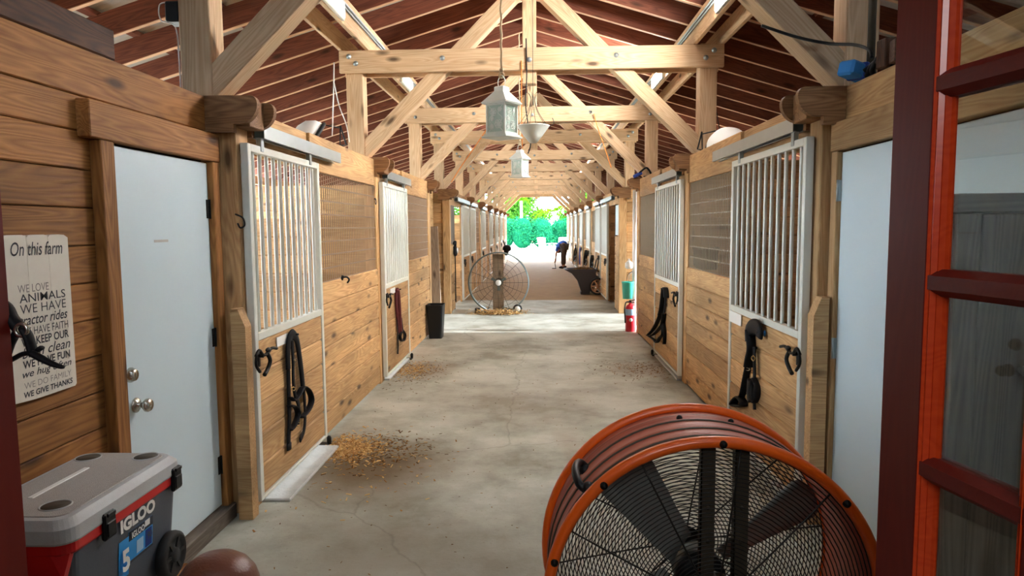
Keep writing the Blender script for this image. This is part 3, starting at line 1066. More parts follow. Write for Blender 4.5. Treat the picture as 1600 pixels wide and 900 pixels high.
def sliding_door(s, ya, yb, label, plate, near):
    X = (PL + 0.035) if s < 0 else (PR - 0.035)     # centre plane of the leaf
    d = thing('sliding_stall_door', label, 'stall door', (X, (ya + yb) / 2, 0.09), 'barred sliding stall doors')
    z0, zm, z1 = 0.06, 1.02, 2.12
    w_ = 0.045
    mb = MB()
    def bx(y0, y1, a, b, t=0.022): mb.box((X - t, y0, a), (X + t, y1, b), 0.003)
    bx(ya, ya + w_, z0, z1); bx(yb - w_, yb, z0, z1)
    bx(ya + w_, yb - w_, z1 - w_, z1); bx(ya + w_, yb - w_, zm - w_ / 2, zm + w_ / 2); bx(ya + w_, yb - w_, z0, z0 + 0.02)
    obj('frame', mb, M['white_metal'], d)
    mb = MB()
    n = 11
    for i in range(n):
        y = ya + w_ + (yb - ya - 2 * w_) * (i + 0.6) / (n + 0.2)
        mb.tube([(X, y, zm + w_ / 2), (X, y, z1 - w_)], 0.0120, 10 if near else 6, cap=False)
    obj('bar_grille', mb, M['white_metal'], d)
    mb = MB(); boards(mb, 'Y', X - 0.016, 0.032, ya + w_, yb - w_, z0 + 0.02, zm - w_ / 2, 0.18); obj('board_panel', mb, M['pine'], d)
    # hangers up to the track
    mb = MB()
    xf = X - s * 0.026
    for y in (ya + 0.2, yb - 0.2):
        mb.box((min(X, xf) - 0.002, y - 0.02, z1 - 0.03), (max(X, xf) + 0.002, y + 0.02, z1 + 0.05), 0.002)
    obj('hanger', mb, M['galv'], d)
    # black iron latch
    yl = (ya + 0.03) 
    mb = MB()
    x0 = X - s * 0.022
    x1 = X - s * 0.05
    zl = 0.90
    mb.box((min(x0, x0 - s * 0.008), yl - 0.012, zl - 0.05), (max(x0, x0 - s * 0.008), yl + 0.012, zl + 0.05), 0.002)
    mb.tube(smooth_path([(x1, yl - 0.10, zl + 0.03), (x1, yl - 0.05, zl + 0.055), (x1, yl, zl + 0.02), (x1, yl + 0.06, zl + 0.015), (x1, yl + 0.13, zl + 0.035), (x1, yl + 0.21, zl + 0.02)], 4), 0.009, 8)
    mb.tube([(x0, yl, zl + 0.015), (x1 - s * 0.004, yl, zl + 0.015)], 0.012, 8)
    mb.tube(smooth_path([(x1, yl + 0.06, zl + 0.02), (x1 - s * 0.005, yl + 0.09, zl - 0.03), (x1, yl + 0.06, zl - 0.075), (x1, yl + 0.01, zl - 0.10)], 4), 0.012, 8)
    mb.ball((x1, yl + 0.08, zl + 0.035), (0.014, 0.028, 0.014), 10, 6)
    mb.tube(smooth_path([(x1, yl - 0.09, zl + 0.03), (x1, yl - 0.10, zl - 0.02), (x1, yl - 0.05, zl - 0.07)], 4), 0.009, 8)
    obj('latch', mb, M['black_iron'], d)['label'] = 'black iron latch'
    if plate:
        yp, zp, hw_, hh_ = plate
        mb = MB()
        xp = X - s * 0.0225
        mb.box((min(xp, xp - s * 0.006), yp - hw_, zp - hh_), (max(xp, xp - s * 0.006), yp + hw_, zp + hh_), 0.001)
        pl = obj('name_plate', mb, M['white'], d); pl['label'] = 'small white name plate'
    return d

def track(s, ya, yb, label):
    X = (PL + 0.045) if s < 0 else (PR - 0.045)
    t = thing('door_track', label, 'door track', (X, (ya + yb) / 2, 2.165), 'steel sliding door tracks')
    mb = MB()
    # hollow inverted U channel, open at the bottom
    xi, xo = X - 0.035, X + 0.035
    zb, zt = 2.165, 2.245
    mb.box((xi, ya, zt - 0.006), (xo, yb, zt)); mb.box((xi, ya, zb), (xi + 0.005, yb, zt - 0.006)); mb.box((xo - 0.005, ya, zb), (xo, yb, zt - 0.006))
    mb.box((xi + 0.005, ya, zb), (xi + 0.02, yb, zb + 0.004)); mb.box((xo - 0.02, ya, zb), (xo - 0.005, yb, zb + 0.004))
    obj('channel', mb, M['galv'], t)
    mb = MB()
    n = 3
    for i in range(n):
        y = ya + 0.15 + (yb - ya - 0.3) * i / (n - 1)
        mb.box((min(X, X + s * 0.08), y - 0.018, zt), (max(X, X + s * 0.08), y + 0.018, zt + 0.008), 0.001)
        mb.box((X + s * 0.035 - 0.004, y - 0.018, zb + 0.01), (X + s * 0.035 + 0.01 * s + 0.004, y + 0.018, zt), 0.001)
    obj('track_bracket', mb, M['galv'], t)
    return t

def guide(s, y, label):
    X = (PL + 0.035) if s < 0 else (PR - 0.035)
    mb = MB()
    mb.box((X - 0.05, y - 0.05, 0.0), (X + 0.05, y + 0.05, 0.012), 0.003)
    for dx in (-0.042, 0.042):
        mb.lathe([(0.0, 0.012), (0.014, 0.012), (0.018, 0.03), (0.018, 0.06), (0.01, 0.075), (0.0, 0.075)], (X + dx, y, 0), 'Z', 10)
    return tag(obj('door_guide', mb, M['black_iron']), label, 'door guide', 'floor guides of the sliding doors')

for s, nm in ((-1, 'left'), (1, 'right')):
    # two near stalls
    ds = ((3.84, 5.10), (7.20, 8.55)) if s < 0 else ((3.88, 5.34), (7.24, 8.78))
    for k in range(2):
        ya, yb = ds[k]
        which = 'nearest' if k == 0 else 'second'
        plate = (ya + 0.40, 0.945, 0.095, 0.030) if (s < 0 and k == 0) else ((yb - 0.19, 0.955, 0.15, 0.042) if k == 0 else ((ya + 0.35, 0.95, 0.12, 0.03) if s < 0 else None))
        sliding_door(s, ya, yb, '%s barred sliding stall door on the %s side of the aisle' % (which, nm), plate, True)
        stall_front(s, yb - 0.03, TR[k + 1] + (0.03), 'pine stall wall with wire mesh panel next to the %s %s sliding door' % (which, nm), True)
        X = PL if s < 0 else PR
        mb = MB(); mb.box((min(X + s * .02, X + s * 0.05), TR[k] + 0.25, 2.07), (max(X + s * .02, X + s * 0.05), yb - 0.03, 2.34), 0.004)
        o = obj('header_plank', mb, M['pine'])
        tag(o, 'plain pine header plank above the %s %s sliding door' % (which, nm), 'plank')
        track(s, TR[k] + 0.245, yb + (0.5 if k == 0 else 0.15), 'grey steel door track above the %s %s sliding door' % (which, nm))
        guide(s, yb - 0.03, 'black floor guide at the foot of the %s %s sliding door' % (which, nm))
        mb = MB(); wd_ = 0.17 if (s < 0 and k == 0) else 0.06
        mb.box((min(X - s * wd_, X + s * 0.06), TR[k] + 0.2, 0.0), (max(X - s * wd_, X + s * 0.06), yb - 0.09, 0.022), 0.006)
        o = obj('door_sill', mb, M['curb']); tag(o, 'pale concrete sill under the %s %s sliding door' % (which, nm), 'sill')
    # stalls beyond the cross aisle
    for k in range(3, len(TR) - 1):
        y0, y1 = TR[k] + 0.19, TR[k + 1] + 0.03
        w_ = y1 - y0
        num = ORD[k - 3]
        X = PL if s < 0 else PR
        if k == 3:
            # boarded strip, an open doorway, then the door slid back over the wall
            f = thing('stall_wall', 'boarded stall wall at the far corner of the cross aisle, %s side' % nm, 'stall wall', (X, y0 + 0.3, 0), 'stall fronts along the aisle')
            a, b = min(X, X + s * 0.04), max(X, X + s * 0.04)
            mb = MB(); boards(mb, 'Y', a, b - a, y0, y0 + 0.62, 0.015, 1.45 if s > 0 else 1.3, 0.172); obj('lower_boards', mb, M['pine'], f)
            mb = MB(); mb.box((a, y0 + 0.06, 2.07), (b, y0 + 1.84, 2.34), 0.004); obj('header_board', mb, M['pine'], f)
            mb = MB(); mb.box((a, y0 + 0.58, 0.0), (b, y0 + 0.62, 2.07), 0.004); obj('side_strip', mb, M['grey_wood'], f)
            if s > 0:
                mb = MB(); mb.box((a + .005, y0 + 0.02, 1.47), (b - .005, y0 + 0.56, 2.05), 0.004); q = obj('window_panel', mb, M['white_door'], f); q['label'] = 'pale window panel'
            else:
                mb = MB(); mb.box((a, y0, 1.32), (b, y0 + 0.58, 2.07), 0.004); obj('upper_board', mb, M['grey_wood'], f)
            stall_front(s, y0 + 1.85, y1, 'pine stall wall with mesh, first beyond the cross aisle on the %s' % nm, False)
            sliding_door(s, y0 + 1.72, y1 - 0.12, 'barred sliding stall door standing open, first beyond the cross aisle on the %s' % nm, None, False)
            track(s, y0 + 0.6, y1 - 0.1, 'grey steel door track, first beyond the cross aisle on the %s' % nm)
        else:
            ya, yb = y0 + 0.05, y0 + 1.45
            stall_front(s, yb - 0.03, y1, 'pine stall wall with mesh, %s beyond the cross aisle on the %s' % (num, nm), False)
            sliding_door(s, ya, yb, 'barred sliding stall door, %s beyond the cross aisle on the %s' % (num, nm), None, False)
            track(s, ya, yb + 0.3, 'grey steel door track, %s beyond the cross aisle on the %s' % (num, nm))
            mb = MB(); mb.box((min(X + s * .02, X + s * 0.05), y0 + 0.06, 2.07), (max(X + s * .02, X + s * 0.05), yb - 0.03, 2.34), 0.004)
            tag(obj('header_plank', mb, M['pine']), 'plain pine header plank above the %s sliding door beyond the cross aisle on the %s' % (num, nm), 'plank')

# left cross aisle: boarded over, with a dark doorway and a loose grey plank
X = PL - 0.30
mb = MB(); boards(mb, 'Y', X - 0.04, 0.04, 10.72, 13.0, 1.62, 2.36, 0.185); struct('wall_cross_aisle', mb, M['pine'])
mb = MB(); mb.box((X - 0.7, 10.72, 0.0), (X - 0.66, 13.0, 2.3)); struct('wall_cross_aisle_dark', mb, M['dark_wood'])
mb = MB(); mb.beam((PL - 0.16, 11.45, 0.0), (PL - 0.20, 11.42, 1.66), 0.03, 0.42, up=(1, 0, 0), bev=0.004)
tag(obj('loose_plank', mb, M['board_pale']), 'grey upright plank leaning at the mouth of the left cross aisle', 'plank')
# side walls of the right cross aisle opening
mb = MB(); mb.box((PR + 0.14, 10.62, 2.1), (5.16, 10.66, 2.5)); mb.box((PR + 0.14, 13.0, 2.1), (5.16, 13.04, 2.5)); struct('trim_cross_aisle', mb, M['pine'])

# ================================================================== objects
def T3(p): return Vector(p)
def rr_loft(mb, rings, seg=6):
    """stack of rounded rectangles: (cx, cy, hx, hy, r, z)"""
    vs, fs = [], []
    n = 4 * (seg + 1)
    for (cx, cy, hx, hy, r, z) in rings:
        r = min(r, hx, hy)
        for q, (sx, sy) in enumerate(((1, 1), (-1, 1), (-1, -1), (1, -1))):
            for k in range(seg + 1):
                a = math.pi / 2 * (q + k / seg)
                vs.append((cx + sx * (hx - r) + r * math.cos(a), cy + sy * (hy - r) + r * math.sin(a), z))
    for i in range(len(rings) - 1):
        for k in range(n):
            k2 = (k + 1) % n
            fs.append((i * n + k, i * n + k2, (i + 1) * n + k2, (i + 1) * n + k))
    fs.append(tuple(range(n - 1, -1, -1)))
    fs.append(tuple((len(rings) - 1) * n + k for k in range(n)))
    return mb.add(vs, fs)
def lettering(name, s, height, width, org, ax, mat, parent, shear=0.0, bold=0.0, depth=0.0008):
    """raised lettering; org = lower left corner, ax = (reading direction, up, outward)"""
    cu = bpy.data.curves.new(name, 'FONT')
    cu.body = s
    cu.size = 1.0
    cu.shear = shear
    cu.offset = bold
    cu.extrude = 0.0
    cu.resolution_u = 3
    tmp = bpy.data.objects.new('tmp_text', cu)
    me0 = bpy.data.meshes.new_from_object(tmp)
    bpy.data.objects.remove(tmp)
    bpy.data.curves.remove(cu)
    xs = [v.co.x for v in me0.vertices]; ys = [v.co.y for v in me0.vertices]
    x0, x1, y0, y1 = min(xs), max(xs), min(ys), max(ys)
    sx = width / (x1 - x0) if width else height / (y1 - y0)
    sy = height / (y1 - y0) if height else sx
    u, v, n = [Vector(a) for a in ax]
    mb = MB()
    vs = [Vector(org) + u * ((p.co.x - x0) * sx) + v * ((p.co.y - y0) * sy) + n * depth for p in me0.vertices]
    mb.add(vs, [tuple(p.vertices) for p in me0.polygons])
    bpy.data.meshes.remove(me0)
    return obj(name, mb, mat, parent)
FACE_L = (Vector((0, 1, 0)), Vector((0, 0, 1)), Vector((1, 0, 0)))      # a face that looks to +X
FACE_R = (Vector((0, -1, 0)), Vector((0, 0, 1)), Vector((-1, 0, 0)))    # a face that looks to -X

# ------------------------------------------------------------------ big orange drum fan in the foreground
FX, FY, FZ, FR = 0.492, 1.90, 0.572, 0.462
fan = thing('drum_fan', 'large orange drum fan on the floor in the right foreground', 'fan', (FX, FY + 0.18, 0.0))
YB = FY + 0.36
mb = MB()
prof = [(FR - 0.004, FY), (FR, FY + 0.01)]
for i in range(1, 9):
    y = FY + 0.36 * i / 9
    prof += [(FR, y - 0.006), (FR + 0.006, y), (FR, y + 0.006)] if i in (2, 4, 6, 7) else [(FR, y)]
prof += [(FR, YB)]
inner = [(FR - 0.006, YB), (FR - 0.006, FY)]
mb.lathe(prof + inner + [prof[0]], (FX, 0, FZ), 'Y', 72); obj('drum', mb, M['drum_red'], fan)
for y in (0.075, 0.15, 0.235, 0.285):
    mb = MB(); mb.ring((FX, FY + y, FZ), FR + 0.0015, 0.0038, 'Y', 72, 6); obj('drum_rib', mb, M['strut'], fan)
mb = MB(); mb.ring((FX, FY, FZ), FR + 0.006, 0.017, 'Y', 80, 10); obj('front_rim', mb, M['orange'], fan)
mb = MB(); mb.ring((FX, YB, FZ), FR + 0.006, 0.017, 'Y', 80, 10); obj('back_rim', mb, M['orange'], fan)
def fan_grille(y, nm, sg):
    mb = MB()
    for i in range(36):
        r = 0.055 + (FR - 0.012 - 0.055) * i / 35
        bulge = 0.03 * (1 - (r / FR) ** 2)
        mb.ring((FX, y - sg * bulge, FZ), r, 0.0017, 'Y', 56, 4)
    for k in range(10):
        a = 2 * math.pi * (k + 0.25) / 10
        pts = []
        for j in range(7):
            r = 0.05 + (FR - 0.002 - 0.05) * j / 6
            pts.append((FX + r * math.cos(a), y - sg * 0.03 * (1 - (r / FR) ** 2) - sg * 0.003, FZ + r * math.sin(a)))
        mb.tube(pts, 0.003, 5)
    mb.lathe([(0.0, -0.004), (0.055, -0.004), (0.055, 0.004), (0.0, 0.004)], (FX, y - sg * 0.03, FZ), 'Y', 20)
    return obj(nm, mb, M['grille'], fan)
fan_grille(FY + 0.008, 'front_grille', 1)
fan_grille(YB - 0.008, 'back_grille', -1)
for k in range(4):
    a0 = R(36 + 90 * k)
    mb = MB()
    vs, fs = [], []
    rows = 9
    for j in range(rows):
        t = j / (rows - 1)
        r = 0.085 + (0.435 - 0.085) * t
        wd = 0.13 + 0.085 * t
        pit = -R(44 - 20 * t)
        rad = Vector((math.cos(a0), 0, math.sin(a0)))
        tan = Vector((-math.sin(a0), 0, math.cos(a0)))
        for q in range(5):
            u = (q / 4 - 0.5) * wd
            cam_ = 0.014 * (1 - (2 * q / 4 - 1) ** 2)
            shrink = 1.0 if t < 0.9 else 1.0 - 0.18 * abs(2 * q / 4 - 1)
            p = Vector((FX, FY + 0.185, FZ)) + rad * (r * (1 if t < 0.95 else 1 - 0.05 * abs(2 * q / 4 - 1))) + tan * (u * math.cos(pit) * shrink) + Vector((0, u * math.sin(pit) + cam_, 0))
            vs.append(p)
    n0 = len(vs)
    vs += [p + Vector((0, 0.003, 0)) for p in vs]
    for j in range(rows - 1):
        for q in range(4):
            a = j * 5 + q
            fs.append((a, a + 1, a + 6, a + 5))
            fs.append((n0 + a, n0 + a + 5, n0 + a + 6, n0 + a + 1))
    edge = [j * 5 for j in range(rows)] + [(rows - 1) * 5 + q for q in range(1, 5)] + [j * 5 + 4 for j in range(rows - 2, -1, -1)] + [q for q in range(3, 0, -1)]
    for i in range(len(edge)):
        a, b = edge[i], edge[(i + 1) % len(edge)]
        fs.append((a, b, n0 + b, n0 + a))
    mb.add(vs, fs, None, True)
    obj('blade', mb, M['blade'], fan)
mb = MB(); mb.lathe([(0.0, 0.13), (0.06, 0.13), (0.075, 0.14), (0.075, 0.23), (0.0, 0.23)], (FX, FY, FZ), 'Y', 24); obj('hub', mb, M['black_plastic'], fan)
mb = MB(); mb.lathe([(0.0, 0.03), (0.08, 0.03), (0.092, 0.045), (0.092, 0.115), (0.0, 0.125)], (FX + 0.01, FY, FZ - 0.05), 'Y', 24); obj('motor', mb, M['strut'], fan)
for dx in (-0.008, 0.088):
    mb = MB()
    hz = math.sqrt((FR - 0.008) ** 2 - (abs(dx) + 0.02) ** 2)
    mb.box((FX + dx - 0.020, FY + 0.045, FZ - hz), (FX + dx + 0.020, FY + 0.052, FZ + hz))
    mb.box((FX + dx - 0.020, FY + 0.045, FZ - hz), (FX + dx - 0.017, FY + 0.075, FZ + hz))
    for h in (0.16, 0.26):
        mb.lathe([(0.006, 0), (0.006, -0.004), (0, -0.004)], (FX + dx, FY + 0.045, FZ + h), 'Y', 8)
    obj('strut', mb, M['strut'], fan)
for a in (88, 132, 165, 40):
    mb = MB()
    c = Vector((FX + (FR + 0.004) * math.cos(R(a)), FY - 0.014, FZ + (FR + 0.004) * math.sin(R(a))))
    mb.lathe([(0.011, 0.002), (0.011, -0.006), (0.005, -0.008), (0.005, -0.014), (0, -0.014)], c, 'Y', 10)
    obj('rim_bolt', mb, M['black_iron'], fan)
for a in (96, 76):
    mb = MB()
    c = Vector((FX + (FR + 0.003) * math.cos(R(a)), FY + 0.26, FZ + (FR + 0.003) * math.sin(R(a))))
    mb.ball(c, 0.010, 8, 6); obj('drum_screw', mb, M['black_iron'], fan)
# black plastic handle on the drum, upper left
mb = MB()
def onr(a, r, y): return Vector((FX + r * math.cos(R(a)), y, FZ + r * math.sin(R(a))))
ya, yb_ = FY + 0.075, FY + 0.235
mb.tube(smooth_path([onr(140, FR, ya), onr(140, FR + 0.03, ya + 0.01), onr(139, FR + 0.045, (ya + yb_) / 2), onr(138, FR + 0.03, yb_ - 0.01), onr(138, FR, yb_)]), [0.012] * 25, 10)
for y in (ya, yb_):
    mb.ball(onr(139, FR, y), (0.02, 0.024, 0.02), 10, 6)
obj('handle', mb, M['black_plastic'], fan)
for s in (-1, 1):
    mb = MB()
    x = FX + s * 0.27
    zc = FZ - math.sqrt((FR + 0.02) ** 2 - 0.27 ** 2)
    mb.tube(smooth_path([(x, FY - 0.06, 0.02), (x, FY + 0.05, 0.02), (x, FY + 0.18, 0.03), (x, YB, 0.09)]), 0.016, 10)
    mb.tube([(x, FY + 0.05, 0.02), (x, FY + 0.05, zc + 0.02)], 0.014, 10)
    mb.tube([(x, YB - 0.06, 0.07), (x, YB - 0.06, zc + 0.02)], 0.014, 10)
    obj('stand_leg', mb, M['black_iron'], fan)
    mb = MB(); mb.lathe([(0.02, -0.02), (0.085, -0.022), (0.095, -0.01), (0.095, 0.01), (0.085, 0.022), (0.02, 0.02), (0.02, -0.02)], (x + s * 0.045, YB + 0.02, 0.095), 'X', 24); obj('wheel', mb, M['tyre'], fan)

# ------------------------------------------------------------------ cool box on a low wooden step
CXF, CXB, CY0, CY1, CZ0, CZT = -1.372, -1.752, 1.885, 2.535, 0.345, 0.725
st = thing('low_step', 'low wooden step under the grey cool box', 'step', (-1.56, 2.2, 0))
mb = MB(); boards(mb, 'X', 1.90, 0.02, -1.75, -1.40, 0.0, 0.31, 0.15); obj('riser', mb, M['pine_dim'], st)
mb = MB(); boards(mb, 'X', 2.50, 0.02, -1.75, -1.40, 0.0, 0.31, 0.15); obj('riser', mb, M['pine_dim'], st)
mb = MB(); mb.box((-1.76, 1.87, 0.315), (-1.37, 2.55, 0.342), 0.004); obj('tread', mb, M['pine_dim'], st)
cc = thing('cool_box', 'grey wheeled cool box with red band and white lettering by the left white door', 'cooler', ((CXF + CXB) / 2, (CY0 + CY1) / 2, 0.343))
cx, cy, hx, hy = (CXF + CXB) / 2, (CY0 + CY1) / 2, (CXF - CXB) / 2, (CY1 - CY0) / 2
mb = MB()
rr_loft(mb, [(cx, cy, hx - 0.045, hy - 0.05, 0.05, 0.365), (cx, cy, hx - 0.028, hy - 0.032, 0.05, 0.385), (cx, cy, hx - 0.012, hy - 0.012, 0.05, 0.64), (cx, cy, hx - 0.006, hy - 0.006, 0.05, CZT)])
for dy in (-0.22,):
    mb.box((cx - hx + 0.05, CY0 + 0.03, 0.343), (cx + hx - 0.05, CY0 + 0.09, 0.372), 0.006)
obj('body', mb, M['cool_grey'], cc)
mb = MB()
rr_loft(mb, [(cx, cy, hx - 0.002, hy - 0.002, 0.05, 0.690), (cx, cy, hx + 0.001, hy + 0.001, 0.05, 0.697), (cx, cy, hx + 0.001, hy + 0.001, 0.05, CZT)])
mb.prism([(cx + hx - 0.05, CY0 - 0.003, 0.695), (cx + hx - 0.008, CY0 + 0.02, 0.695), (cx + hx - 0.02, CY0 + 0.0, 0.62), (cx + hx - 0.09, CY0 - 0.003, 0.56), (cx - hx + 0.05, CY0 - 0.003, 0.56), (cx - hx + 0.03, CY0 - 0.003, 0.695)], (0, 0, 0), (0, 0.02, 0))
obj('red_band', mb, M['red'], cc)['label'] = 'bright red band'
mb = MB()
rr_loft(mb, [(cx, cy, hx + 0.004, hy + 0.004, 0.055, CZT), (cx, cy, hx + 0.006, hy + 0.006, 0.055, CZT + 0.006), (cx, cy, hx + 0.003, hy + 0.003, 0.055, CZT + 0.045), (cx, cy, hx - 0.018, hy - 0.02, 0.05, CZT + 0.068), (cx, cy, hx - 0.03, hy - 0.032, 0.04, CZT + 0.07)])
lid = obj('lid', mb, M['lid_grey'], cc)
mb = MB()
rr_loft(mb, [(cx, cy, hx - 0.035, hy - 0.038, 0.04, CZT + 0.069), (cx, cy, hx - 0.037, hy - 0.04, 0.04, CZT + 0.073)])
obj('lid_panel', mb, M['lid_top'], lid)
zl = CZT + 0.0735
for (px, py) in ((cx + 0.075, CY0 + 0.12), (cx - 0.115, CY1 - 0.09), (cx + 0.095, CY1 - 0.075)):
    mb = MB()
    mb.lathe([(0.040, 0.0), (0.043, 0.003), (0.046, 0.0), (0.046, -0.004), (0.040, -0.004), (0.040, 0.0)], (px, py, zl), 'Z', 28)
    obj('cup_ring', mb, M['lid_grey'], lid)
    mb = MB(); mb.lathe([(0.0, 0.0004), (0.040, 0.0004), (0.040, -0.003), (0.0, -0.003)], (px, py, zl), 'Z', 28)
    obj('cup_recess', mb, M['strut'], lid)['label'] = 'dark round cup hollow'
mb = MB(); mb.box((cx - 0.055, CY0 + 0.17, zl - 0.002), (cx - 0.035, CY1 - 0.2, zl + 0.003), 0.002); obj('ruler_ridge', mb, M['white'], lid)
for y in (CY0 + 0.185, CY1 - 0.055):
    mb = MB()
    mb.box((CXF - 0.004, y - 0.030, 0.665), (CXF + 0.014, y + 0.030, 0.752), 0.006)
    mb.box((CXF + 0.012, y - 0.020, 0.740), (CXF + 0.020, y + 0.020, 0.752), 0.002)
    mb.box((CXF + 0.012, y - 0.022, 0.675), (CXF + 0.018, y + 0.022, 0.722), 0.003)
    obj('latch', mb, M['black_plastic'], cc)
for x in (CXF - 0.10, CXF - 0.19):
    mb = MB(); mb.tube(smooth_path([(x, CY0 + 0.01, 0.60), (x, CY0 - 0.022, 0.58), (x, CY0 - 0.024, 0.50), (x, CY0 + 0.01, 0.42)]), 0.014, 8); obj('handle', mb, M['black_plastic'], cc)
for x in (CXF - 0.004, CXB + 0.03):
    mb = MB()
    wc = (x, CY1 - 0.10, 0.431)
    mb.lathe([(0.03, -0.02), (0.07, -0.022), (0.086, -0.014), (0.088, 0.0), (0.086, 0.014), (0.07, 0.022), (0.06, 0.012), (0.03, 0.012), (0.025, 0.022), (0.0, 0.022)], wc, 'X', 28)
    for k in range(6):
        a = 2 * math.pi * k / 6
        mb.beam((x + 0.012, wc[1] + 0.02 * math.cos(a), wc[2] + 0.02 * math.sin(a)), (x + 0.012, wc[1] + 0.066 * math.cos(a), wc[2] + 0.066 * math.sin(a)), 0.012, 0.012, up=(1, 0, 0))
    obj('wheel', mb, M['tyre'], cc)
XS = CXF - 0.0065
p0 = on_x(188, 824, XS); p1 = on_x(244, 800, XS); p2 = on_x(188, 806, XS)
lettering('lettering', 'IGLOO', 0.046, 0.205, (XS, p0.y, 0.640), FACE_L, M['white'], cc, bold=0.05, depth=0.0012)['label'] = 'bold white lettering'
sk0 = on_x(188, 885, XS); sk1 = on_x(241, 852, XS)
sy0, sy1 = p0.y - 0.004, p0.y + 0.195
stk = None
mb = MB(); mb.box((XS - 0.0115, sy0, 0.535), (XS - 0.0, sy1, 0.625)); 
# the sticker follows the slightly sloping wall of the box
def side(z): return CXF - 0.0055 - 0.006 * max(0, (CZT - z)) / 0.095 + 0.0012
def decal(name, y0, y1, z0, z1, mat, parent, lift=0.0):
    mb = MB()
    a = [(side(z0) + lift, y0, z0), (side(z0) + lift, y1, z0), (side(z1) + lift, y1, z1), (side(z1) + lift, y0, z1)]
    mb.prism([Vector(p) for p in a], (0, 0, 0), (-0.0012, 0, 0))
    return obj(name, mb, mat, parent)
stk = decal('sticker', sy0 + 0.055, sy1, 0.515, 0.625, M['sticker_blue'], cc)
decal('sticker_corner', sy0, sy0 + 0.055, 0.480, 0.612, M['sticker_blue'], stk, 0.0002)
decal('sticker_header', sy0 + 0.055, sy1, 0.592, 0.625, M['sticker_dark'], stk, 0.0008)
decal('flag_print', sy1 - 0.05, sy1 - 0.02, 0.602, 0.624, M['white'], stk, 0.0014)
decal('print_block', sy0 + 0.10, sy0 + 0.14, 0.53, 0.575, M['label_blue'], stk, 0.0014)
decal('print_block', sy1 - 0.045, sy1 - 0.006, 0.525, 0.588, M['navy'], stk, 0.0010)
decal('sticker_footer', sy0 + 0.055, sy1, 0.513, 0.521, M['sticker_dark'], stk, 0.0012)
lettering('lettering', 'IGLOO', 0.022, 0.075, (side(0.625) + 0.003, sy0 + 0.066, 0.598), FACE_L, M['white'], stk, bold=0.03, depth=0.0006)
lettering('lettering', '5', 0.075, 0.042, (side(0.60) + 0.0035, sy0 + 0.007, 0.505), FACE_L, M['white'], stk, bold=0.04, depth=0.0008)
lettering('lettering', '90', 0.026, 0.03, (side(0.585) + 0.003, sy1 - 0.041, 0.553), FACE_L, M['sticker_dark'], stk, bold=0.02, depth=0.0008)

# round brown stool in the near left
sx_, sy_ = -0.94, 1.90
sl = thing('bar_stool', 'round stool with a domed brown leather seat in the near left corner', 'stool', (sx_, sy_, 0))
mb = MB(); mb.lathe([(0.0, 0.70), (0.03, 0.698), (0.06, 0.688), (0.088, 0.668), (0.108, 0.64), (0.117, 0.61), (0.115, 0.585), (0.10, 0.565), (0.0, 0.563)], (sx_, sy_, 0.0), 'Z', 36); obj('seat', mb, M['brown_leather'], sl)
for k in range(4):
    a = R(45 + 90 * k)
    mb = MB(); mb.tube([(sx_ + 0.07 * math.cos(a), sy_ + 0.07 * math.sin(a), 0.575), (sx_ + 0.17 * math.cos(a), sy_ + 0.17 * math.sin(a), 0.0)], 0.017, 8); obj('leg', mb, M['dark_wood'], sl)
mb = MB(); mb.ring((sx_, sy_, 0.25), 0.122, 0.009, 'Z', 32, 6); obj('foot_ring', mb, M['chrome'], sl)

# ------------------------------------------------------------------ sign on the left wall
sg_y0, sg_y1 = 2.235, 2.555
XSG = WL + 0.022
sgz1 = on_y(95, 366, sg_y1).z
sgz0 = on_x(110, 605, XSG).z
sign = thing('farm_sign', 'whitewashed board sign with lettering about the farm, on the left wall', 'sign', (WL, (sg_y0 + sg_y1) / 2, sgz0))
wv = (sg_y1 - sg_y0) / 3
for k in range(3):
    mb = MB()
    y0, y1 = sg_y0 + k * wv + 0.0008, sg_y0 + (k + 1) * wv - 0.0008
    pts = [Vector((WL, y0, sgz0 + (0.006 if k == 0 else 0))), Vector((WL, y1 - (0.008 if k == 2 else 0), sgz0)), Vector((WL, y1, sgz0 + (0.008 if k == 2 else 0))), Vector((WL, y1, sgz1 - (0.012 if k == 2 else 0.003))), Vector((WL, y1 - 0.02, sgz1 - (0.002 if k == 2 else 0.0))), Vector((WL, (y0 + y1) / 2, sgz1)), Vector((WL, y0 + 0.01, sgz1 - 0.002)), Vector((WL, y0, sgz1 - 0.009))]
    mb.prism(pts, (0, 0, 0), (0.022, 0, 0))
    obj('sign_board', mb, M['sign'], sign)
def signline(s, frac, h, wd, mat, shear=0.0, bold=0.0, off=0.03):
    H = sgz1 - sgz0
    lettering('lettering', s, h, wd, (XSG, sg_y0 + off, sgz1 - H * frac), FACE_L, mat, sign, shear, bold, 0.0012)
signline('On this farm', 0.125, 0.048, 0.255, M['ink'], 0.25, 0.006, 0.03)
signline('WE LOVE', 0.345, 0.028, 0.15, M['ink_grey'], 0.0, 0.0, 0.05)
signline('ANIMALS', 0.405, 0.030, 0.23, M['ink'], 0.0, 0.002, 0.055)
signline('WE HAVE', 0.472, 0.032, 0.23, M['ink'], 0.0, -0.004, 0.055)
signline('tractor rides', 0.542, 0.036, 0.24, M['ink'], 0.3, 0.01, 0.05)
signline('WE HAVE FAITH', 0.605, 0.028, 0.24, M['ink'], 0.0, 0.0, 0.05)
signline('WE KEEP OUR', 0.668, 0.030, 0.24, M['ink'], 0.0, 0.02, 0.05)
signline('barn clean', 0.738, 0.036, 0.245, M['ink'], 0.3, 0.004, 0.05)
signline('WE HAVE FUN', 0.800, 0.028, 0.24, M['ink'], 0.0, 0.022, 0.05)
signline('we hug often', 0.868, 0.034, 0.25, M['ink'], 0.3, 0.008, 0.045)
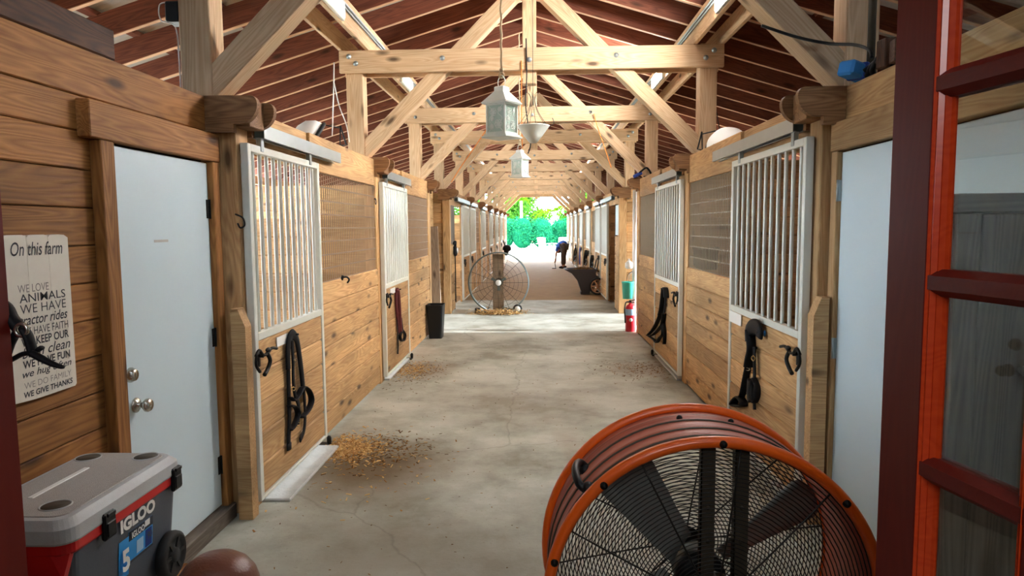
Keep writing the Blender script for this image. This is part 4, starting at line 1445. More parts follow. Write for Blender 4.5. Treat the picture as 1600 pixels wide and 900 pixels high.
signline('WE DO FAMILY', 0.922, 0.022, 0.24, M['ink_grey'], 0.0, -0.008, 0.05)
signline('WE GIVE THANKS', 0.975, 0.021, 0.25, M['ink'], 0.1, 0.022, 0.045)

# ------------------------------------------------------------------ halters and ropes hung on pegs
def peg(name_parent, X, p, s):
    mb = MB(); mb.tube([(X + s * 0.006, p.y, p.z), (X - s * 0.05, p.y, p.z + 0.008)], 0.006, 8); return mb
def strap_thing(name, label, cat, X, s, base_px, parts):
    """parts: (part name, material, radius, flat, closed, [picture points], lift)"""
    b = on_x(base_px[0], base_px[1], X)
    t = thing(name, label, cat, (X, b.y, b.z))
    for (nm, mat, r, flat, closed, pts, lift) in parts:
        P = []
        for i, (px, py) in enumerate(pts):
            p = on_x(px, py, X - s * lift)
            P.append(p)
        if closed:
            P2 = smooth_path(P + [P[0]])[:-1]
        else:
            P2 = smooth_path(P)
        mb = MB(); mb.tube(P2, r, 8, closed=closed, flat=flat)
        obj(nm, mb, mat, t)
    mb = peg(None, X, on_x(base_px[0], base_px[1], X), s)
    obj('peg', mb, M['black_iron'], t)
    return t
Z6 = lambda pts: [(430 + x / 4.5, 510 + y / 4.5) for x, y in pts]
XLd = PL + 0.035 + 0.017
strap_thing('horse_halter', 'black horse halter hanging on the nearest left sliding door', 'halter', XLd, -1, (455, 524), [
    ('crown_strap', M['black'], 0.0350, 0.3, False, Z6([(92, 300), (90, 180), (100, 85), (122, 55), (150, 90), (165, 170), (182, 300), (195, 420)]), 0.022),
    ('cheek_strap', M['black'], 0.0280, 0.3, False, Z6([(92, 290), (95, 420), (98, 560), (100, 690), (95, 790), (98, 860)]), 0.018),
    ('throat_strap', M['black'], 0.0227, 0.3, False, Z6([(118, 100), (125, 240), (128, 380), (140, 480), (165, 560), (162, 690)]), 0.03),
    ('nose_strap', M['black'], 0.0227, 0.3, False, Z6([(105, 500), (130, 520), (160, 490), (185, 440), (205, 425), (238, 455), (255, 520), (230, 590), (185, 640)]), 0.035),
    ('lead_strap', M['black'], 0.0227, 0.3, False, Z6([(200, 420), (208, 540), (210, 660), (200, 740), (175, 800)]), 0.02),
    ('chin_strap', M['black'], 0.0210, 0.3, False, Z6([(100, 560), (140, 565), (160, 620), (130, 700), (105, 730)]), 0.028),
    ('strap_end', M['black'], 0.0350, 0.3, False, Z6([(97, 820), (98, 868)]), 0.018),
    ('ring', M['brass'], 0.003, None, True, Z6([(128, 425), (142, 437), (130, 452), (116, 438)]), 0.036),
    ('ring', M['chrome'], 0.003, None, True, Z6([(140, 225), (152, 237), (142, 250), (130, 238)]), 0.04),
    ('ring', M['brass'], 0.003, None, True, Z6([(162, 675), (180, 688), (166, 705), (148, 690)]), 0.034)])
Z2 = lambda pts: [(400 + x / 4.0, 450 + y / 4.0) for x, y in pts]
strap_thing('lead_rope', 'dark red and black lead rope hanging on the second left sliding door', 'rope', XLd, -1, (620, 453), [
    ('rope', M['rope_red'], 0.020, None, False, Z2([(878, 20), (884, 8), (890, 30), (895, 100), (900, 190), (905, 270)]), 0.024),
    ('rope', M['rope_red'], 0.018, None, False, Z2([(878, 20), (876, 90), (884, 190), (892, 280)]), 0.02),
    ('strap', M['black'], 0.0227, 0.3, False, Z2([(880, 150), (885, 260), (888, 340), (887, 412)]), 0.016),
    ('loop', M['black'], 0.0192, 0.3, True, Z2([(915, 262), (930, 290), (925, 325), (908, 330), (900, 300)]), 0.03),
    ('strap', M['black'], 0.0210, 0.3, False, Z2([(910, 190), (915, 240), (922, 280), (930, 310)]), 0.026)])
Z3 = lambda pts: [(1120 + x / 4.5, 480 + y / 4.5) for x, y in pts]
XRd = PR - 0.035 - 0.017
strap_thing('horse_halter', 'padded black horse halter hanging on the nearest right sliding door', 'halter', XRd, 1, (1176, 517), [
    ('pad', M['black'], 0.0560, 0.3, False, Z3([(222, 240), (222, 170), (245, 142), (285, 145), (298, 175), (296, 205)]), 0.034),
    ('crown_strap', M['black'], 0.0385, 0.3, False, Z3([(235, 160), (245, 230), (248, 300), (235, 360), (225, 420)]), 0.024),
    ('cheek_strap', M['black'], 0.0262, 0.3, False, Z3([(225, 400), (212, 460), (198, 530), (184, 600), (172, 640)]), 0.02),
    ('throat_strap', M['black'], 0.0262, 0.3, False, Z3([(262, 280), (264, 380), (266, 460), (262, 540), (262, 640), (265, 720)]), 0.024),
    ('nose_pad', M['black'], 0.0595, 0.3, False, Z3([(240, 520), (236, 570), (236, 620), (240, 660)]), 0.032),
    ('nose_strap', M['black'], 0.0210, 0.3, True, Z3([(262, 500), (285, 560), (284, 630), (262, 670), (245, 600)]), 0.03),
    ('strap_coil', M['black'], 0.0350, 0.3, True, Z3([(125, 660), (155, 632), (185, 660), (190, 690), (150, 695), (118, 685)]), 0.026),
    ('ring', M['brass'], 0.003, None, True, Z3([(255, 340), (268, 358), (256, 378), (243, 358)]), 0.044),
    ('ring', M['chrome'], 0.004, None, True, Z3([(205, 425), (228, 430), (226, 444), (203, 440)]), 0.034)])
p = on_x(1195, 521, XRd)
mb = MB(); mb.lathe([(0.0, 0.0), (0.02, 0.0), (0.02, -0.004), (0.0, -0.004)], p, 'X', 16)
tag(obj('round_sticker', mb, M['blue']), 'small round blue sticker on the nearest right sliding door', 'sticker')
Z4 = lambda pts: [(800 + x / 4.0, 450 + y / 4.0) for x, y in pts]
strap_thing('horse_halter', 'black strap halter hanging on the second right sliding door', 'halter', XRd, 1, (1039, 452), [
    ('crown_strap', M['black'], 0.0385, 0.3, False, Z4([(968, 60), (962, 10), (952, 5), (945, 70), (938, 130), (928, 170)]), 0.026),
    ('cheek_strap', M['black'], 0.0298, 0.3, False, Z4([(962, 20), (958, 90), (950, 160)]), 0.018),
    ('nose_strap', M['black'], 0.0280, 0.3, False, Z4([(930, 160), (905, 220), (878, 265), (850, 296), (880, 292), (915, 260), (940, 225), (950, 160)]), 0.03),
    ('chin_strap', M['black'], 0.0262, 0.3, False, Z4([(855, 300), (890, 325), (905, 340), (925, 310), (945, 285), (940, 230)]), 0.024),
    ('lead_strap', M['black'], 0.0210, 0.3, False, Z4([(945, 200), (955, 280), (952, 350)]), 0.02)])
# straps hung on the free edge of the left red leaf
b_ = on_y(8, 480, 0.985)
hb = thing('leather_straps', 'short black leather straps with a metal ring on the left red door edge', 'strap', (b_.x, b_.y, b_.z))
Z5 = lambda pts, Y: [on_y(x / 4.5, 440 + y / 4.5, Y) for x, y in pts]
for nm, mat, r, fl, cl, pts, Y in (
    ('upper_strap', M['black'], [0.012] * 13, 0.7, False, [(-40, 130), (40, 185), (80, 260), (140, 330)], 0.99),
    ('left_strap', M['black'], 0.0090, 0.5, False, [(135, 330), (100, 390), (70, 450), (40, 540)], 0.995),
    ('right_strap', M['black'], 0.0100, 0.5, False, [(165, 330), (195, 380), (215, 440), (232, 500)], 0.985),
    ('cross_strap', M['black'], 0.0075, 0.5, False, [(20, 580), (90, 545), (160, 510), (240, 495), (290, 465)], 0.99),
    ('pointed_strap', M['black'], [0.007, 0.007, 0.007, 0.007, 0.007, 0.0065, 0.0065, 0.006, 0.006, 0.0055, 0.005, 0.0045, 0.0025], 0.7, False, [(215, 500), (290, 540), (370, 580), (450, 605)], 0.98),
    ('hook_strap', M['black'], 0.0130, 0.5, False, [(-60, 180), (10, 190), (50, 215)], 1.0)):
    P = smooth_path(Z5(pts, Y), 4)
    mb = MB(); mb.tube(P, r if not isinstance(r, list) else r[:len(P)], 8, flat=fl); obj(nm, mb, mat, hb)
mb = MB(); c = on_y(150 / 4.5, 440 + 340 / 4.5, 0.98); mb.ring(c, 0.009, 0.003, 'Y', 20, 6); obj('ring', mb, M['chrome'], hb)

# hooks on the posts
def wall_hook(s, px, py, X, label, ring=False):
    p = on_x(px, py, X)
    mb = MB()
    if ring:
        mb.ring((X - s * 0.008, p.y, p.z), 0.028, 0.004, 'X', 20, 6)
        mb.ball((X, p.y, p.z + 0.028), 0.010, 8, 6)
        return tag(obj('tie_ring', mb, M['black_iron']), label, 'ring')
    mb.tube(smooth_path([(X, p.y, p.z + 0.04), (X - s * 0.04, p.y, p.z + 0.02), (X - s * 0.05, p.y, p.z - 0.02), (X - s * 0.03, p.y - 0.01, p.z - 0.035), (X - s * 0.02, p.y - 0.02, p.z - 0.01)]), 0.005, 8)
    return tag(obj('wall_hook', mb, M['black_iron']), label, 'hook')
wall_hook(-1, 368, 346, PL + 0.006, 'bent black iron hook on the left post nearest the camera')
wall_hook(-1, 586, 315, PL + 0.006, 'iron tie ring on the left post between the near stalls', True)
wall_hook(1, 1067, 305, PR - 0.006, 'iron tie ring on the right post between the near stalls', True)
p = on_x(537, 437, PL + 0.001)
mb = MB(); mb.tube(smooth_path([(PL + 0.0, p.y - 0.05, p.z + 0.02), (PL + 0.03, p.y - 0.02, p.z + 0.025), (PL + 0.04, p.y + 0.03, p.z + 0.0), (PL + 0.02, p.y + 0.05, p.z - 0.03)]), 0.008, 8)
mb.tube([(PL - 0.002, p.y - 0.05, p.z + 0.0), (PL + 0.01, p.y - 0.05, p.z + 0.04)], 0.012, 8)
tag(obj('door_catch', mb, M['black_iron']), 'black iron catch on the top board of the nearest left stall wall', 'catch')

# ------------------------------------------------------------------ lanterns, planter, cables from the roof
def lantern(X, Y, zb, k, label, ropelabel):
    t = thing('lantern', label, 'lantern', (X, Y, zb), 'white lanterns hung over the aisle')
    rot = R(-32)
    def Q(x, y, z): return Vector((X + x * math.cos(rot) - y * math.sin(rot), Y + x * math.sin(rot) + y * math.cos(rot), zb + z))
    rm = Matrix.Rotation(rot, 3, 'Z')
    def bx(mb, c, sz, bev=0.002): mb.obox(Q(*c), rm, sz, bev)
    h = 0.075
    mb = MB(); bx(mb, (0, 0, 0.006), (0.21, 0.21, 0.012)); bx(mb, (0, 0, 0.018), (0.18, 0.18, 0.014)); obj('base', mb, M['tin'], t)
    mb = MB()
    for sx in (-1, 1):
        for sy in (-1, 1):
            bx(mb, (sx * h, sy * h, 0.13), (0.014, 0.014, 0.21))
    for z in (0.032, 0.228):
        for s in (-1, 1):
            bx(mb, (s * h, 0, z), (0.012, 0.15, 0.014)); bx(mb, (0, s * h, z), (0.15, 0.012, 0.014))
    obj('corner_frame', mb, M['tin'], t)
    rnd = random.Random(5)
    for q in range(4):
        a = math.pi / 2 * q
        d = Vector((math.cos(a), math.sin(a)))
        e = Vector((-math.sin(a), math.cos(a)))
        def F(u, z, o=0.0): return Q(d.x * (h + o) + e.x * u, d.y * (h + o) + e.y * u, z)
        mb = MB()
        # flower scrolls: petals around two centres plus tendrils
        for (u0, z0, r0) in ((-0.02, 0.175, 0.028), (0.022, 0.09, 0.03), (0.035, 0.19, 0.016), (-0.035, 0.075, 0.018), (-0.03, 0.13, 0.015)):
            for j in range(6):
                b = 2 * math.pi * j / 6
                c = (u0 + 0.55 * r0 * math.cos(b), z0 + 0.55 * r0 * math.sin(b))
                pts = [F(max(-.068, min(.068, c[0] + 0.45 * r0 * math.cos(g))), c[1] + 0.45 * r0 * math.sin(g), 0.001) for g in [2 * math.pi * i / 8 for i in range(8)]]
                mb.tube(pts, 0.0028, 5, closed=True)
        for s in (-1, 1):
            mb.tube(smooth_path([F(s * 0.06, 0.04, 0.001), F(s * 0.03, 0.08, 0.001), F(s * 0.055, 0.13, 0.001), F(s * 0.02, 0.17, 0.001), F(s * 0.06, 0.222, 0.001)]), 0.0028, 5)
        obj('scroll_panel', mb, M['tin'], t)
        mb = MB()
        mb.prism([F(-0.068, 0.036, -0.006), F(0.068, 0.036, -0.006), F(0.068, 0.224, -0.006), F(-0.068, 0.224, -0.006)], (0, 0, 0), Q(-d.x * 0.003, -d.y * 0.003, 0) - Q(0, 0, 0))
        obj('pane', mb, M['frost'], t)
    mb = MB()
    def sq(hw, z): return [Q(sx * hw, sy * hw, z) for sx, sy in ((-1, -1), (1, -1), (1, 1), (-1, 1))]
    rings = [sq(0.100, 0.235), sq(0.104, 0.245), sq(0.038, 0.325), sq(0.038, 0.352), sq(0.030, 0.358)]
    vs = [p for r_ in rings for p in r_]
    fs = [(3, 2, 1, 0), (16, 17, 18, 19)]
    for i in range(4):
        for j in range(4):
            fs.append((i * 4 + j, i * 4 + (j + 1) % 4, (i + 1) * 4 + (j + 1) % 4, (i + 1) * 4 + j))
    mb.add(vs, fs); obj('roof', mb, M['tin'], t)
    mb = MB(); mb.tube(smooth_path([Q(-0.025, 0, 0.35), Q(-0.03, 0, 0.40), Q(0, 0, 0.435), Q(0.03, 0, 0.40), Q(0.025, 0, 0.35)]), 0.0035, 6); obj('ring_handle', mb, M['tin'], t)
    mb = MB()
    zt = roof_under(X) + 0.01
    top = zb + 0.43
    n = 60
    pts = [(X + 0.003 * math.sin(i * 1.3), Y + 0.003 * math.cos(i * 1.3), top + 0.02 + (zt - top - 0.02) * i / n) for i in range(n + 1)]
    mb.tube(pts, 0.0085, 7)
    mb.ring((X, Y, top + 0.006), 0.016, 0.008, 'Y', 14, 6); mb.ball((X, Y, top + 0.04), 0.017, 10, 8)
    tag(obj('rope', mb, M['rope']), ropelabel, 'rope', 'ropes holding the lanterns')
lantern(-0.252, 4.95, 2.265, 0, 'larger looking white tin lantern, nearest the camera, hung from a rope', 'thick pale rope holding the nearest lantern')
lantern(-0.235, 9.15, 2.285, 1, 'smaller looking white tin lantern hanging further down the aisle', 'pale rope holding the farther lantern')

px_, py_ = on_y(833, 200, 6.75).x, 6.75
zr_, zt_ = on_y(833, 224, 6.75).z, on_y(833, 198, 6.75).z
hp = thing('hanging_planter', 'white cone shaped planter hung on wires beside the nearest lantern', 'planter', (px_, py_, zr_))
mb = MB(); mb.lathe([(0.0, zr_), (0.035, zr_ + 0.004), (0.09, zr_ + 0.07), (0.155, zt_), (0.163, zt_ + 0.006), (0.158, zt_ + 0.01), (0.085, zr_ + 0.085), (0.0, zr_ + 0.02)], (px_, py_, 0), 'Z', 28); obj('cone_bowl', mb, M['tin'], hp)
mb = MB()
for k in range(6):
    a = 2 * math.pi * k / 6 + 0.3
    mb.tube(smooth_path([(px_ + 0.155 * math.cos(a), py_ + 0.155 * math.sin(a), zt_), (px_ + 0.06 * math.cos(a), py_ + 0.06 * math.sin(a), zt_ + 0.13), (px_ + 0.02 * math.cos(a), py_ + 0.02 * math.sin(a), zt_ + 0.25), (px_ + 0.05 * math.cos(a), py_ + 0.05 * math.sin(a), zt_ + 0.32)]), 0.003, 5)
mb.tube([(px_, py_, zt_ + 0.2), (px_, py_, roof_under(px_) + 0.01)], 0.003, 5)
mb.tube(smooth_path([(px_ + 0.155, py_, zt_), (px_ + 0.20, py_, zt_ + 0.03), (px_ + 0.185, py_, zt_ + 0.08)]), 0.004, 5)
obj('wire', mb, M['strut'], hp)
def hung(name, label, cat, pts, r, mat, n=6):
    mb = MB(); mb.tube(smooth_path(pts), r, n); return tag(obj(name, mb, mat), label, cat)
Yk = TR[1] - 0.055
hung('power_cable', 'black power cable hanging down the second king post', 'cable', [on_y(822, 60, Yk), on_y(823, 120, Yk), on_y(821, 160, Yk), on_y(826, 200, Yk), on_y(829, 225, Yk), on_y(825, 240, Yk)], 0.007, M['black_plastic'])
hung('thin_cord', 'thin pale cord hanging beside the second king post', 'cord', [on_y(815, 95, Yk), on_y(815, 150, Yk), on_y(816, 232, Yk)], 0.006, M['cord_orange'])
hung('orange_cord', 'orange cord draped from the right end of the third tie beam', 'cord', [on_y(928, 178, 10.42), on_y(934, 200, 10.42), on_y(944, 228, 10.42), on_y(955, 262, 10.42)], 0.008, M['cord_orange'])
hung('orange_cord', 'orange cord slanting down from the fourth truss on the left', 'cord', [on_y(768, 190, 12.9), on_y(745, 225, 12.9), on_y(722, 258, 12.9), on_y(705, 285, 12.9)], 0.010, M['cord_orange'])
hung('thin_cord', 'thin dark cord hanging from the right end of the second tie beam', 'cord', [on_y(1117, 95, 7.2), on_y(1117, 150, 7.2), on_y(1124, 200, 7.2), on_y(1132, 226, 7.2)], 0.005, M['black_plastic'])
Xs = XPL + 0.16
hung('white_string', 'white string from the left long beam down to the white barn fan', 'string', [on_y(522, 98, 6.0), on_y(521, 150, 5.9), on_y(519, 212, 5.8)], 0.005, M['white'])
hung('white_string', 'second white string holding the white barn fan, bent outwards', 'string', [on_y(522, 130, 6.0), on_y(530, 165, 5.9), on_y(541, 195, 5.85), on_y(546, 222, 5.8)], 0.005, M['white'])

# round white fans standing on top of the stall walls
def barn_fan(c, yaw, label, s):
    t = thing('barn_fan', label, 'fan', (c.x, c.y, c.z), 'round white fans above the stalls')
    cz = c.z + 0.0
    tilt = Matrix.Rotation(yaw, 3, 'Z') @ Matrix.Rotation(R(-35), 3, 'Y')
    def put(mb0, mat, nm):
        mb1 = MB()
        mb1.add([tilt @ p + Vector((c.x, c.y, cz)) for p in mb0.v], mb0.f, mb0.g, True)
        return obj(nm, mb1, mat, t)
    m0 = MB(); m0.lathe([(0.0, 0.15), (0.05, 0.148), (0.12, 0.12), (0.17, 0.06), (0.185, 0.0), (0.18, 0.0), (0.165, 0.055), (0.0, 0.13)], (0, 0, 0), 'X', 32); put(m0, M['white'], 'dome')
    m0 = MB(); m0.ring((-0.012, 0, 0), 0.188, 0.016, 'X', 40, 8); put(m0, M['black_plastic'], 'rim')
    m0 = MB()
    for r in (0.04, 0.075, 0.11, 0.145): m0.ring((-0.03, 0, 0), r, 0.002, 'X', 32, 4)
    for k in range(8):
        a = math.pi * k / 4
        m0.tube([(-0.03, 0.03 * math.cos(a), 0.03 * math.sin(a)), (-0.02, 0.185 * math.cos(a), 0.185 * math.sin(a))], 0.003, 4)
    put(m0, M['black_iron'], 'guard')
    mb = MB()
    xe = PL - 0.03 if s < 0 else PR + 0.03
    mb.tube([(c.x, c.y + 0.15, c.z), (xe, c.y + 0.22, 2.35), (xe, c.y + 0.25, 2.52), (xe, c.y + 0.42, 2.38), (xe, c.y + 0.22, 2.35)], 0.008, 6)
    mb.tube([(c.x, c.y + 0.15, c.z), (c.x, c.y - 0.15, c.z), (xe, c.y - 0.20, 2.35)], 0.008, 6)
    mb.tube([(c.x, c.y, c.z + 0.16), (xe, c.y + 0.22, 2.50)], 0.006, 6)
    obj('wire_stand', mb, M['black_iron'], t)
    return t
barn_fan(Vector((PL - 0.22, 5.75, 2.36)), R(205), 'white domed fan tilted on top of the left stall wall', -1)
barn_fan(Vector((PR + 0.20, 6.45, 2.36)), R(240), 'white domed fan on top of the right stall wall, half behind the truss post', 1)

# clutter on top of the right near wall
zt = 2.361
c = on_x(1288, 122, WR + 0.0)
bb = thing('strap_bundle', 'bright blue strapped bundle lying on the right wall top by the nearest truss', 'bundle', (WR + 0.02, 3.62, zt))
mb = MB(); mb.obox((WR - 0.01, 3.62, zt + 0.045), Matrix.Rotation(R(12), 3, 'Y') @ Matrix.Rotation(R(25), 3, 'Z'), (0.16, 0.10, 0.075), 0.012); obj('blue_wrap', mb, M['blue'], bb)
mb = MB(); mb.obox((WR - 0.0, 3.62, zt + 0.045), Matrix.Rotation(R(12), 3, 'Y') @ Matrix.Rotation(R(25), 3, 'Z'), (0.022, 0.108, 0.083), 0.004); obj('band', mb, M['navy'], bb)
for k, (y, h, a) in enumerate(((3.36, 0.13, 8), (3.24, 0.10, -6))):
    mb = MB(); mb.obox((WR + 0.04, y, zt + h / 2 + 0.002), Matrix.Rotation(R(a), 3, 'Z'), (0.12, 0.07, h), 0.004)
    tag(obj('wood_offcut', mb, M['dark_wood']), ('taller' if k == 0 else 'lower') + ' dark wood offcut standing on the right wall top behind the blue bundle', 'offcut')
mb = MB(); mb.tube(smooth_path([(WR + 0.0, 3.55, zt + 0.03), (WR + 0.06, 3.48, zt + 0.09), (WR + 0.02, 3.40, zt + 0.10), (WR - 0.0, 3.46, zt + 0.03), (WR + 0.03, 3.52, zt + 0.012)]), 0.014, 8)
mb.tube(smooth_path([(WR + 0.02, 3.58, zt + 0.01), (WR + 0.0, 3.45, zt + 0.05), (WR + 0.02, 3.32, zt + 0.012)]), 0.010, 8)
tag(obj('strap_coil', mb, M['black']), 'coil of black strap on the right wall top beside the blue bundle', 'strap')
pz = on_x(1362, 50, WR + 0.05)
mb = MB(); mb.tube([(WR + 0.05, pz.y, zt - 0.0), (WR + 0.05, pz.y, roof_under(WR + 0.05))], 0.019, 12); mb.tube([(WR + 0.05, pz.y, zt), (WR + 0.05, pz.y, zt + 0.05)], 0.026, 12)
tag(obj('steel_pipe', mb, M['strut']), 'upright dark steel pipe on the right wall top near the red door', 'pipe')
hung('power_cable', 'black cable looping from the nearest right brace past the post to the pipe', 'cable', [on_y(1190, 40, 3.72), on_y(1245, 58, 3.72), on_y(1295, 68, 3.72), on_y(1335, 70, 3.55), on_y(1358, 78, 3.4), on_y(1362, 90, 3.35)], 0.008, M['black_plastic'])
p = on_y(988, 270, 10.3)
cb = thing('strap_bundle', 'blue strap tangle on the right corner post bracket at the cross aisle', 'bundle', (PR - 0.02, 10.42, 2.36))
mb = MB(); mb.obox((PR - 0.04, 10.44, 2.40), Matrix.Rotation(R(-25), 3, 'Y'), (0.14, 0.06, 0.05), 0.012); obj('blue_wrap', mb, M['navy'], cb)
mb = MB(); mb.tube(smooth_path([(PR - 0.06, 10.44, 2.38), (PR + 0.02, 10.42, 2.46), (PR + 0.10, 10.45, 2.50), (PR + 0.16, 10.46, 2.40), (PR + 0.05, 10.46, 2.37)]), 0.014, 8); obj('strap', mb, M['black'], cb)

# ------------------------------------------------------------------ cupboard seen through the glass of the red door
KX0, KX1, KY0, KY1, KZ = 1.052, 1.545, 1.78, 1.95, 1.715
cu = thing('cupboard', 'tall grey-brown wooden cupboard behind the glass of the red door', 'cupboard', ((KX0 + KX1) / 2, (KY0 + KY1) / 2, 0))
mb = MB(); mb.box((KX0, KY0 + 0.018, 0.0), (KX1, KY1, KZ - 0.05), 0.003); obj('body', mb, M['grey_wood'], cu)
mb = MB(); mb.box((KX0 - 0.005, KY0 - 0.004, KZ - 0.048), (KX1 + 0.005, KY1 + 0.002, KZ), 0.003); obj('top', mb, M['grey_wood'], cu)
mb = MB(); mb.box((KX0, KY0, 0.0), (KX0 + 0.058, KY0 + 0.017, KZ - 0.05), 0.002); obj('side_panel', mb, M['grey_wood'], cu)
mb = MB(); mb.box((KX0 + 0.061, KY0, 0.02), (KX1, KY0 + 0.017, KZ - 0.052), 0.002); dr = obj('door', mb, M['grey_wood'], cu)
mb = MB(); mb.lathe([(0.010, 0.0), (0.008, -0.012), (0.014, -0.02), (0.012, -0.028), (0, -0.03)], (KX0 + 0.17, KY0, 1.27), 'Y', 14); obj('reflected_knob_stand_in', mb, M['strut'], dr)  # stands in for the left door's knob reflected in the glass

# ------------------------------------------------------------------ floor clutter further down
bn = thing('waste_bin', 'black plastic waste bin against the left wall by the cross aisle', 'bin', (-1.535, 10.22, 0))
mb = MB()
rr_loft(mb, [(-1.535, 10.22, 0.095, 0.12, 0.03, 0.0), (-1.535, 10.22, 0.124, 0.155, 0.035, 0.50), (-1.535, 10.22, 0.117, 0.148, 0.03, 0.50), (-1.535, 10.22, 0.112, 0.14, 0.03, 0.36)])
obj('tub', mb, M['black_plastic'], bn)
mb = MB(); n = 20
pts = [(-1.535 + 0.125 * max(-1, min(1, 1.35 * math.cos(2 * math.pi * i / n))), 10.22 + 0.156 * max(-1, min(1, 1.35 * math.sin(2 * math.pi * i / n))), 0.498) for i in range(n)]
mb.tube(pts, 0.006, 6, closed=True); obj('rim', mb, M['black_plastic'], bn)

ex = thing('fire_extinguisher', 'red fire extinguisher with pale label on the floor at the right cross aisle', 'fire extinguisher', (1.43, 10.78, 0))
mb = MB(); mb.lathe([(0.0, 0.0), (0.068, 0.0), (0.075, 0.012), (0.075, 0.36), (0.066, 0.40), (0.04, 0.425), (0.022, 0.43), (0.022, 0.455), (0.0, 0.455)], (1.43, 10.78, 0), 'Z', 24); obj('cylinder', mb, M['ext_red'], ex)
mb = MB(); mb.lathe([(0.0757, 0.26), (0.0765, 0.262), (0.0765, 0.355), (0.0757, 0.357), (0.0757, 0.26)], (1.43, 10.78, 0), 'Z', 24); obj('label', mb, M['label_blue'], ex)
mb = MB(); mb.lathe([(0.0, -0.002), (0.028, -0.002), (0.028, 0.001), (0.0, 0.001)], (1.43, 10.78 - 0.0745, 0.19), 'Y', 16); obj('emblem', mb, M['white'], ex)
mb = MB(); mb.beam((1.41, 10.78, 0.47), (1.50, 10.76, 0.50), 0.025, 0.012); mb.beam((1.41, 10.78, 0.455), (1.49, 10.76, 0.46), 0.025, 0.010); mb.box((1.41, 10.765, 0.45), (1.445, 10.795, 0.49)); obj('lever', mb, M['black_iron'], ex)
mb = MB(); mb.tube(smooth_path([(1.42, 10.77, 0.465), (1.36, 10.75, 0.46), (1.338, 10.74, 0.36), (1.345, 10.74, 0.22), (1.35, 10.75, 0.14)]), 0.011, 8); obj('hose', mb, M['black_plastic'], ex)
mb = MB(); mb.tube([(1.515, 10.98, 0.0), (1.515, 10.98, 2.2)], 0.032, 14); mb.tube([(1.515, 10.98, 0.0), (1.515, 10.98, 0.06)], 0.042, 14)
tag(obj('white_pipe', mb, M['white']), 'white upright pipe at the right corner of the cross aisle', 'pipe')
bu = thing('bucket', 'teal plastic bucket hanging on the white pipe at the right', 'bucket', (1.44, 10.92, 0.52))
mb = MB(); mb.lathe([(0.0, 0.50), (0.075, 0.50), (0.088, 0.75), (0.094, 0.755), (0.094, 0.77), (0.084, 0.76), (0.07, 0.52), (0.0, 0.515)], (1.405, 10.93, 0), 'Z', 24); obj('pail', mb, M['teal'], bu)
mb = MB(); mb.tube(smooth_path([(1.405, 10.82, 0.785), (1.42, 10.85, 0.88), (1.485, 10.955, 0.93), (1.42, 11.0, 0.88), (1.405, 11.04, 0.785)]), 0.005, 6); obj('bail', mb, M['strut'], bu)
mb = MB(); mb.lathe([(0.0, 0.97), (0.035, 0.97), (0.06, 0.99), (0.062, 1.06), (0.03, 1.09), (0.018, 1.10), (0.018, 1.13), (0.0, 1.13)], (1.43, 10.97, 0), 'Z', 18)
mb.tube([(1.47, 10.975, 1.02), (1.50, 10.98, 1.03)], 0.012, 8)
tag(obj('white_bottle', mb, M['white']), 'white plastic bottle fixed to the white pipe above the teal bucket', 'bottle')

# second drum fan: open grey ring in front of the cross aisle's far side
gx, gy, gz, gr = on_y(779, 444, 13.12).x, 13.12, 0.59, 0.57
gf = thing('ring_fan', 'grey open ring fan with litter at its foot beyond the cross aisle', 'fan', (gx, gy, 0))
mb = MB(); mb.lathe([(gr - 0.012, gy - 0.05), (gr + 0.012, gy - 0.05), (gr + 0.016, gy), (gr + 0.012, gy + 0.10), (gr - 0.012, gy + 0.10), (gr - 0.008, gy), (gr - 0.012, gy - 0.05)], (gx, 0, gz), 'Y', 64); obj('ring', mb, M['fan_grey'], gf)
mb = MB()
for k in range(16):
    a = 2 * math.pi * k / 16
    mb.tube([(gx + 0.03 * math.cos(a), gy - 0.05, gz + 0.03 * math.sin(a)), (gx + gr * math.cos(a), gy - 0.045, gz + gr * math.sin(a))], 0.0035, 5)
for r in (0.14, 0.22, 0.30, 0.38, 0.46): mb.ring((gx, gy - 0.05, gz), r, 0.0022, 'Y', 48, 4)
obj('wire_guard', mb, M['strut'], gf)
mb = MB(); mb.lathe([(0.0, -0.08), (0.05, -0.078), (0.055, -0.07), (0.055, -0.04), (0.0, -0.04)], (gx, gy, gz), 'Y', 20); obj('hub', mb, M['white'], gf)
mb = MB(); mb.lathe([(0.0, 0.11), (0.08, 0.11), (0.085, 0.13), (0.085, 0.30), (0.0, 0.31)], (gx, gy, gz), 'Y', 20); obj('motor', mb, M['strut'], gf)
mb = MB(); mb.box((gx - 0.12, gy + 0.12, 0.04), (gx + 0.09, gy + 0.17, gz + gr - 0.03), 0.004); obj('motor_board', mb, M['board_pale'], gf)
mb = MB()
mb.tube(smooth_path([(gx - 0.45, gy + 0.05, 0.03), (gx - 0.2, gy - 0.1, 0.03), (gx + 0.15, gy - 0.1, 0.03), (gx + 0.38, gy - 0.02, 0.09)]), 0.018, 8)
mb.tube([(gx - 0.30, gy, 0.03), (gx - 0.18, gy + 0.13, 0.10)], 0.015, 8); mb.tube([(gx + 0.25, gy, 0.08), (gx + 0.05, gy + 0.14, 0.10)], 0.015, 8)
mb.tube([(gx - 0.40, gy + 0.15, 0.02), (gx + 0.35, gy + 0.15, 0.06)], 0.015, 8)
obj('stand', mb, M['fan_grey'], gf)
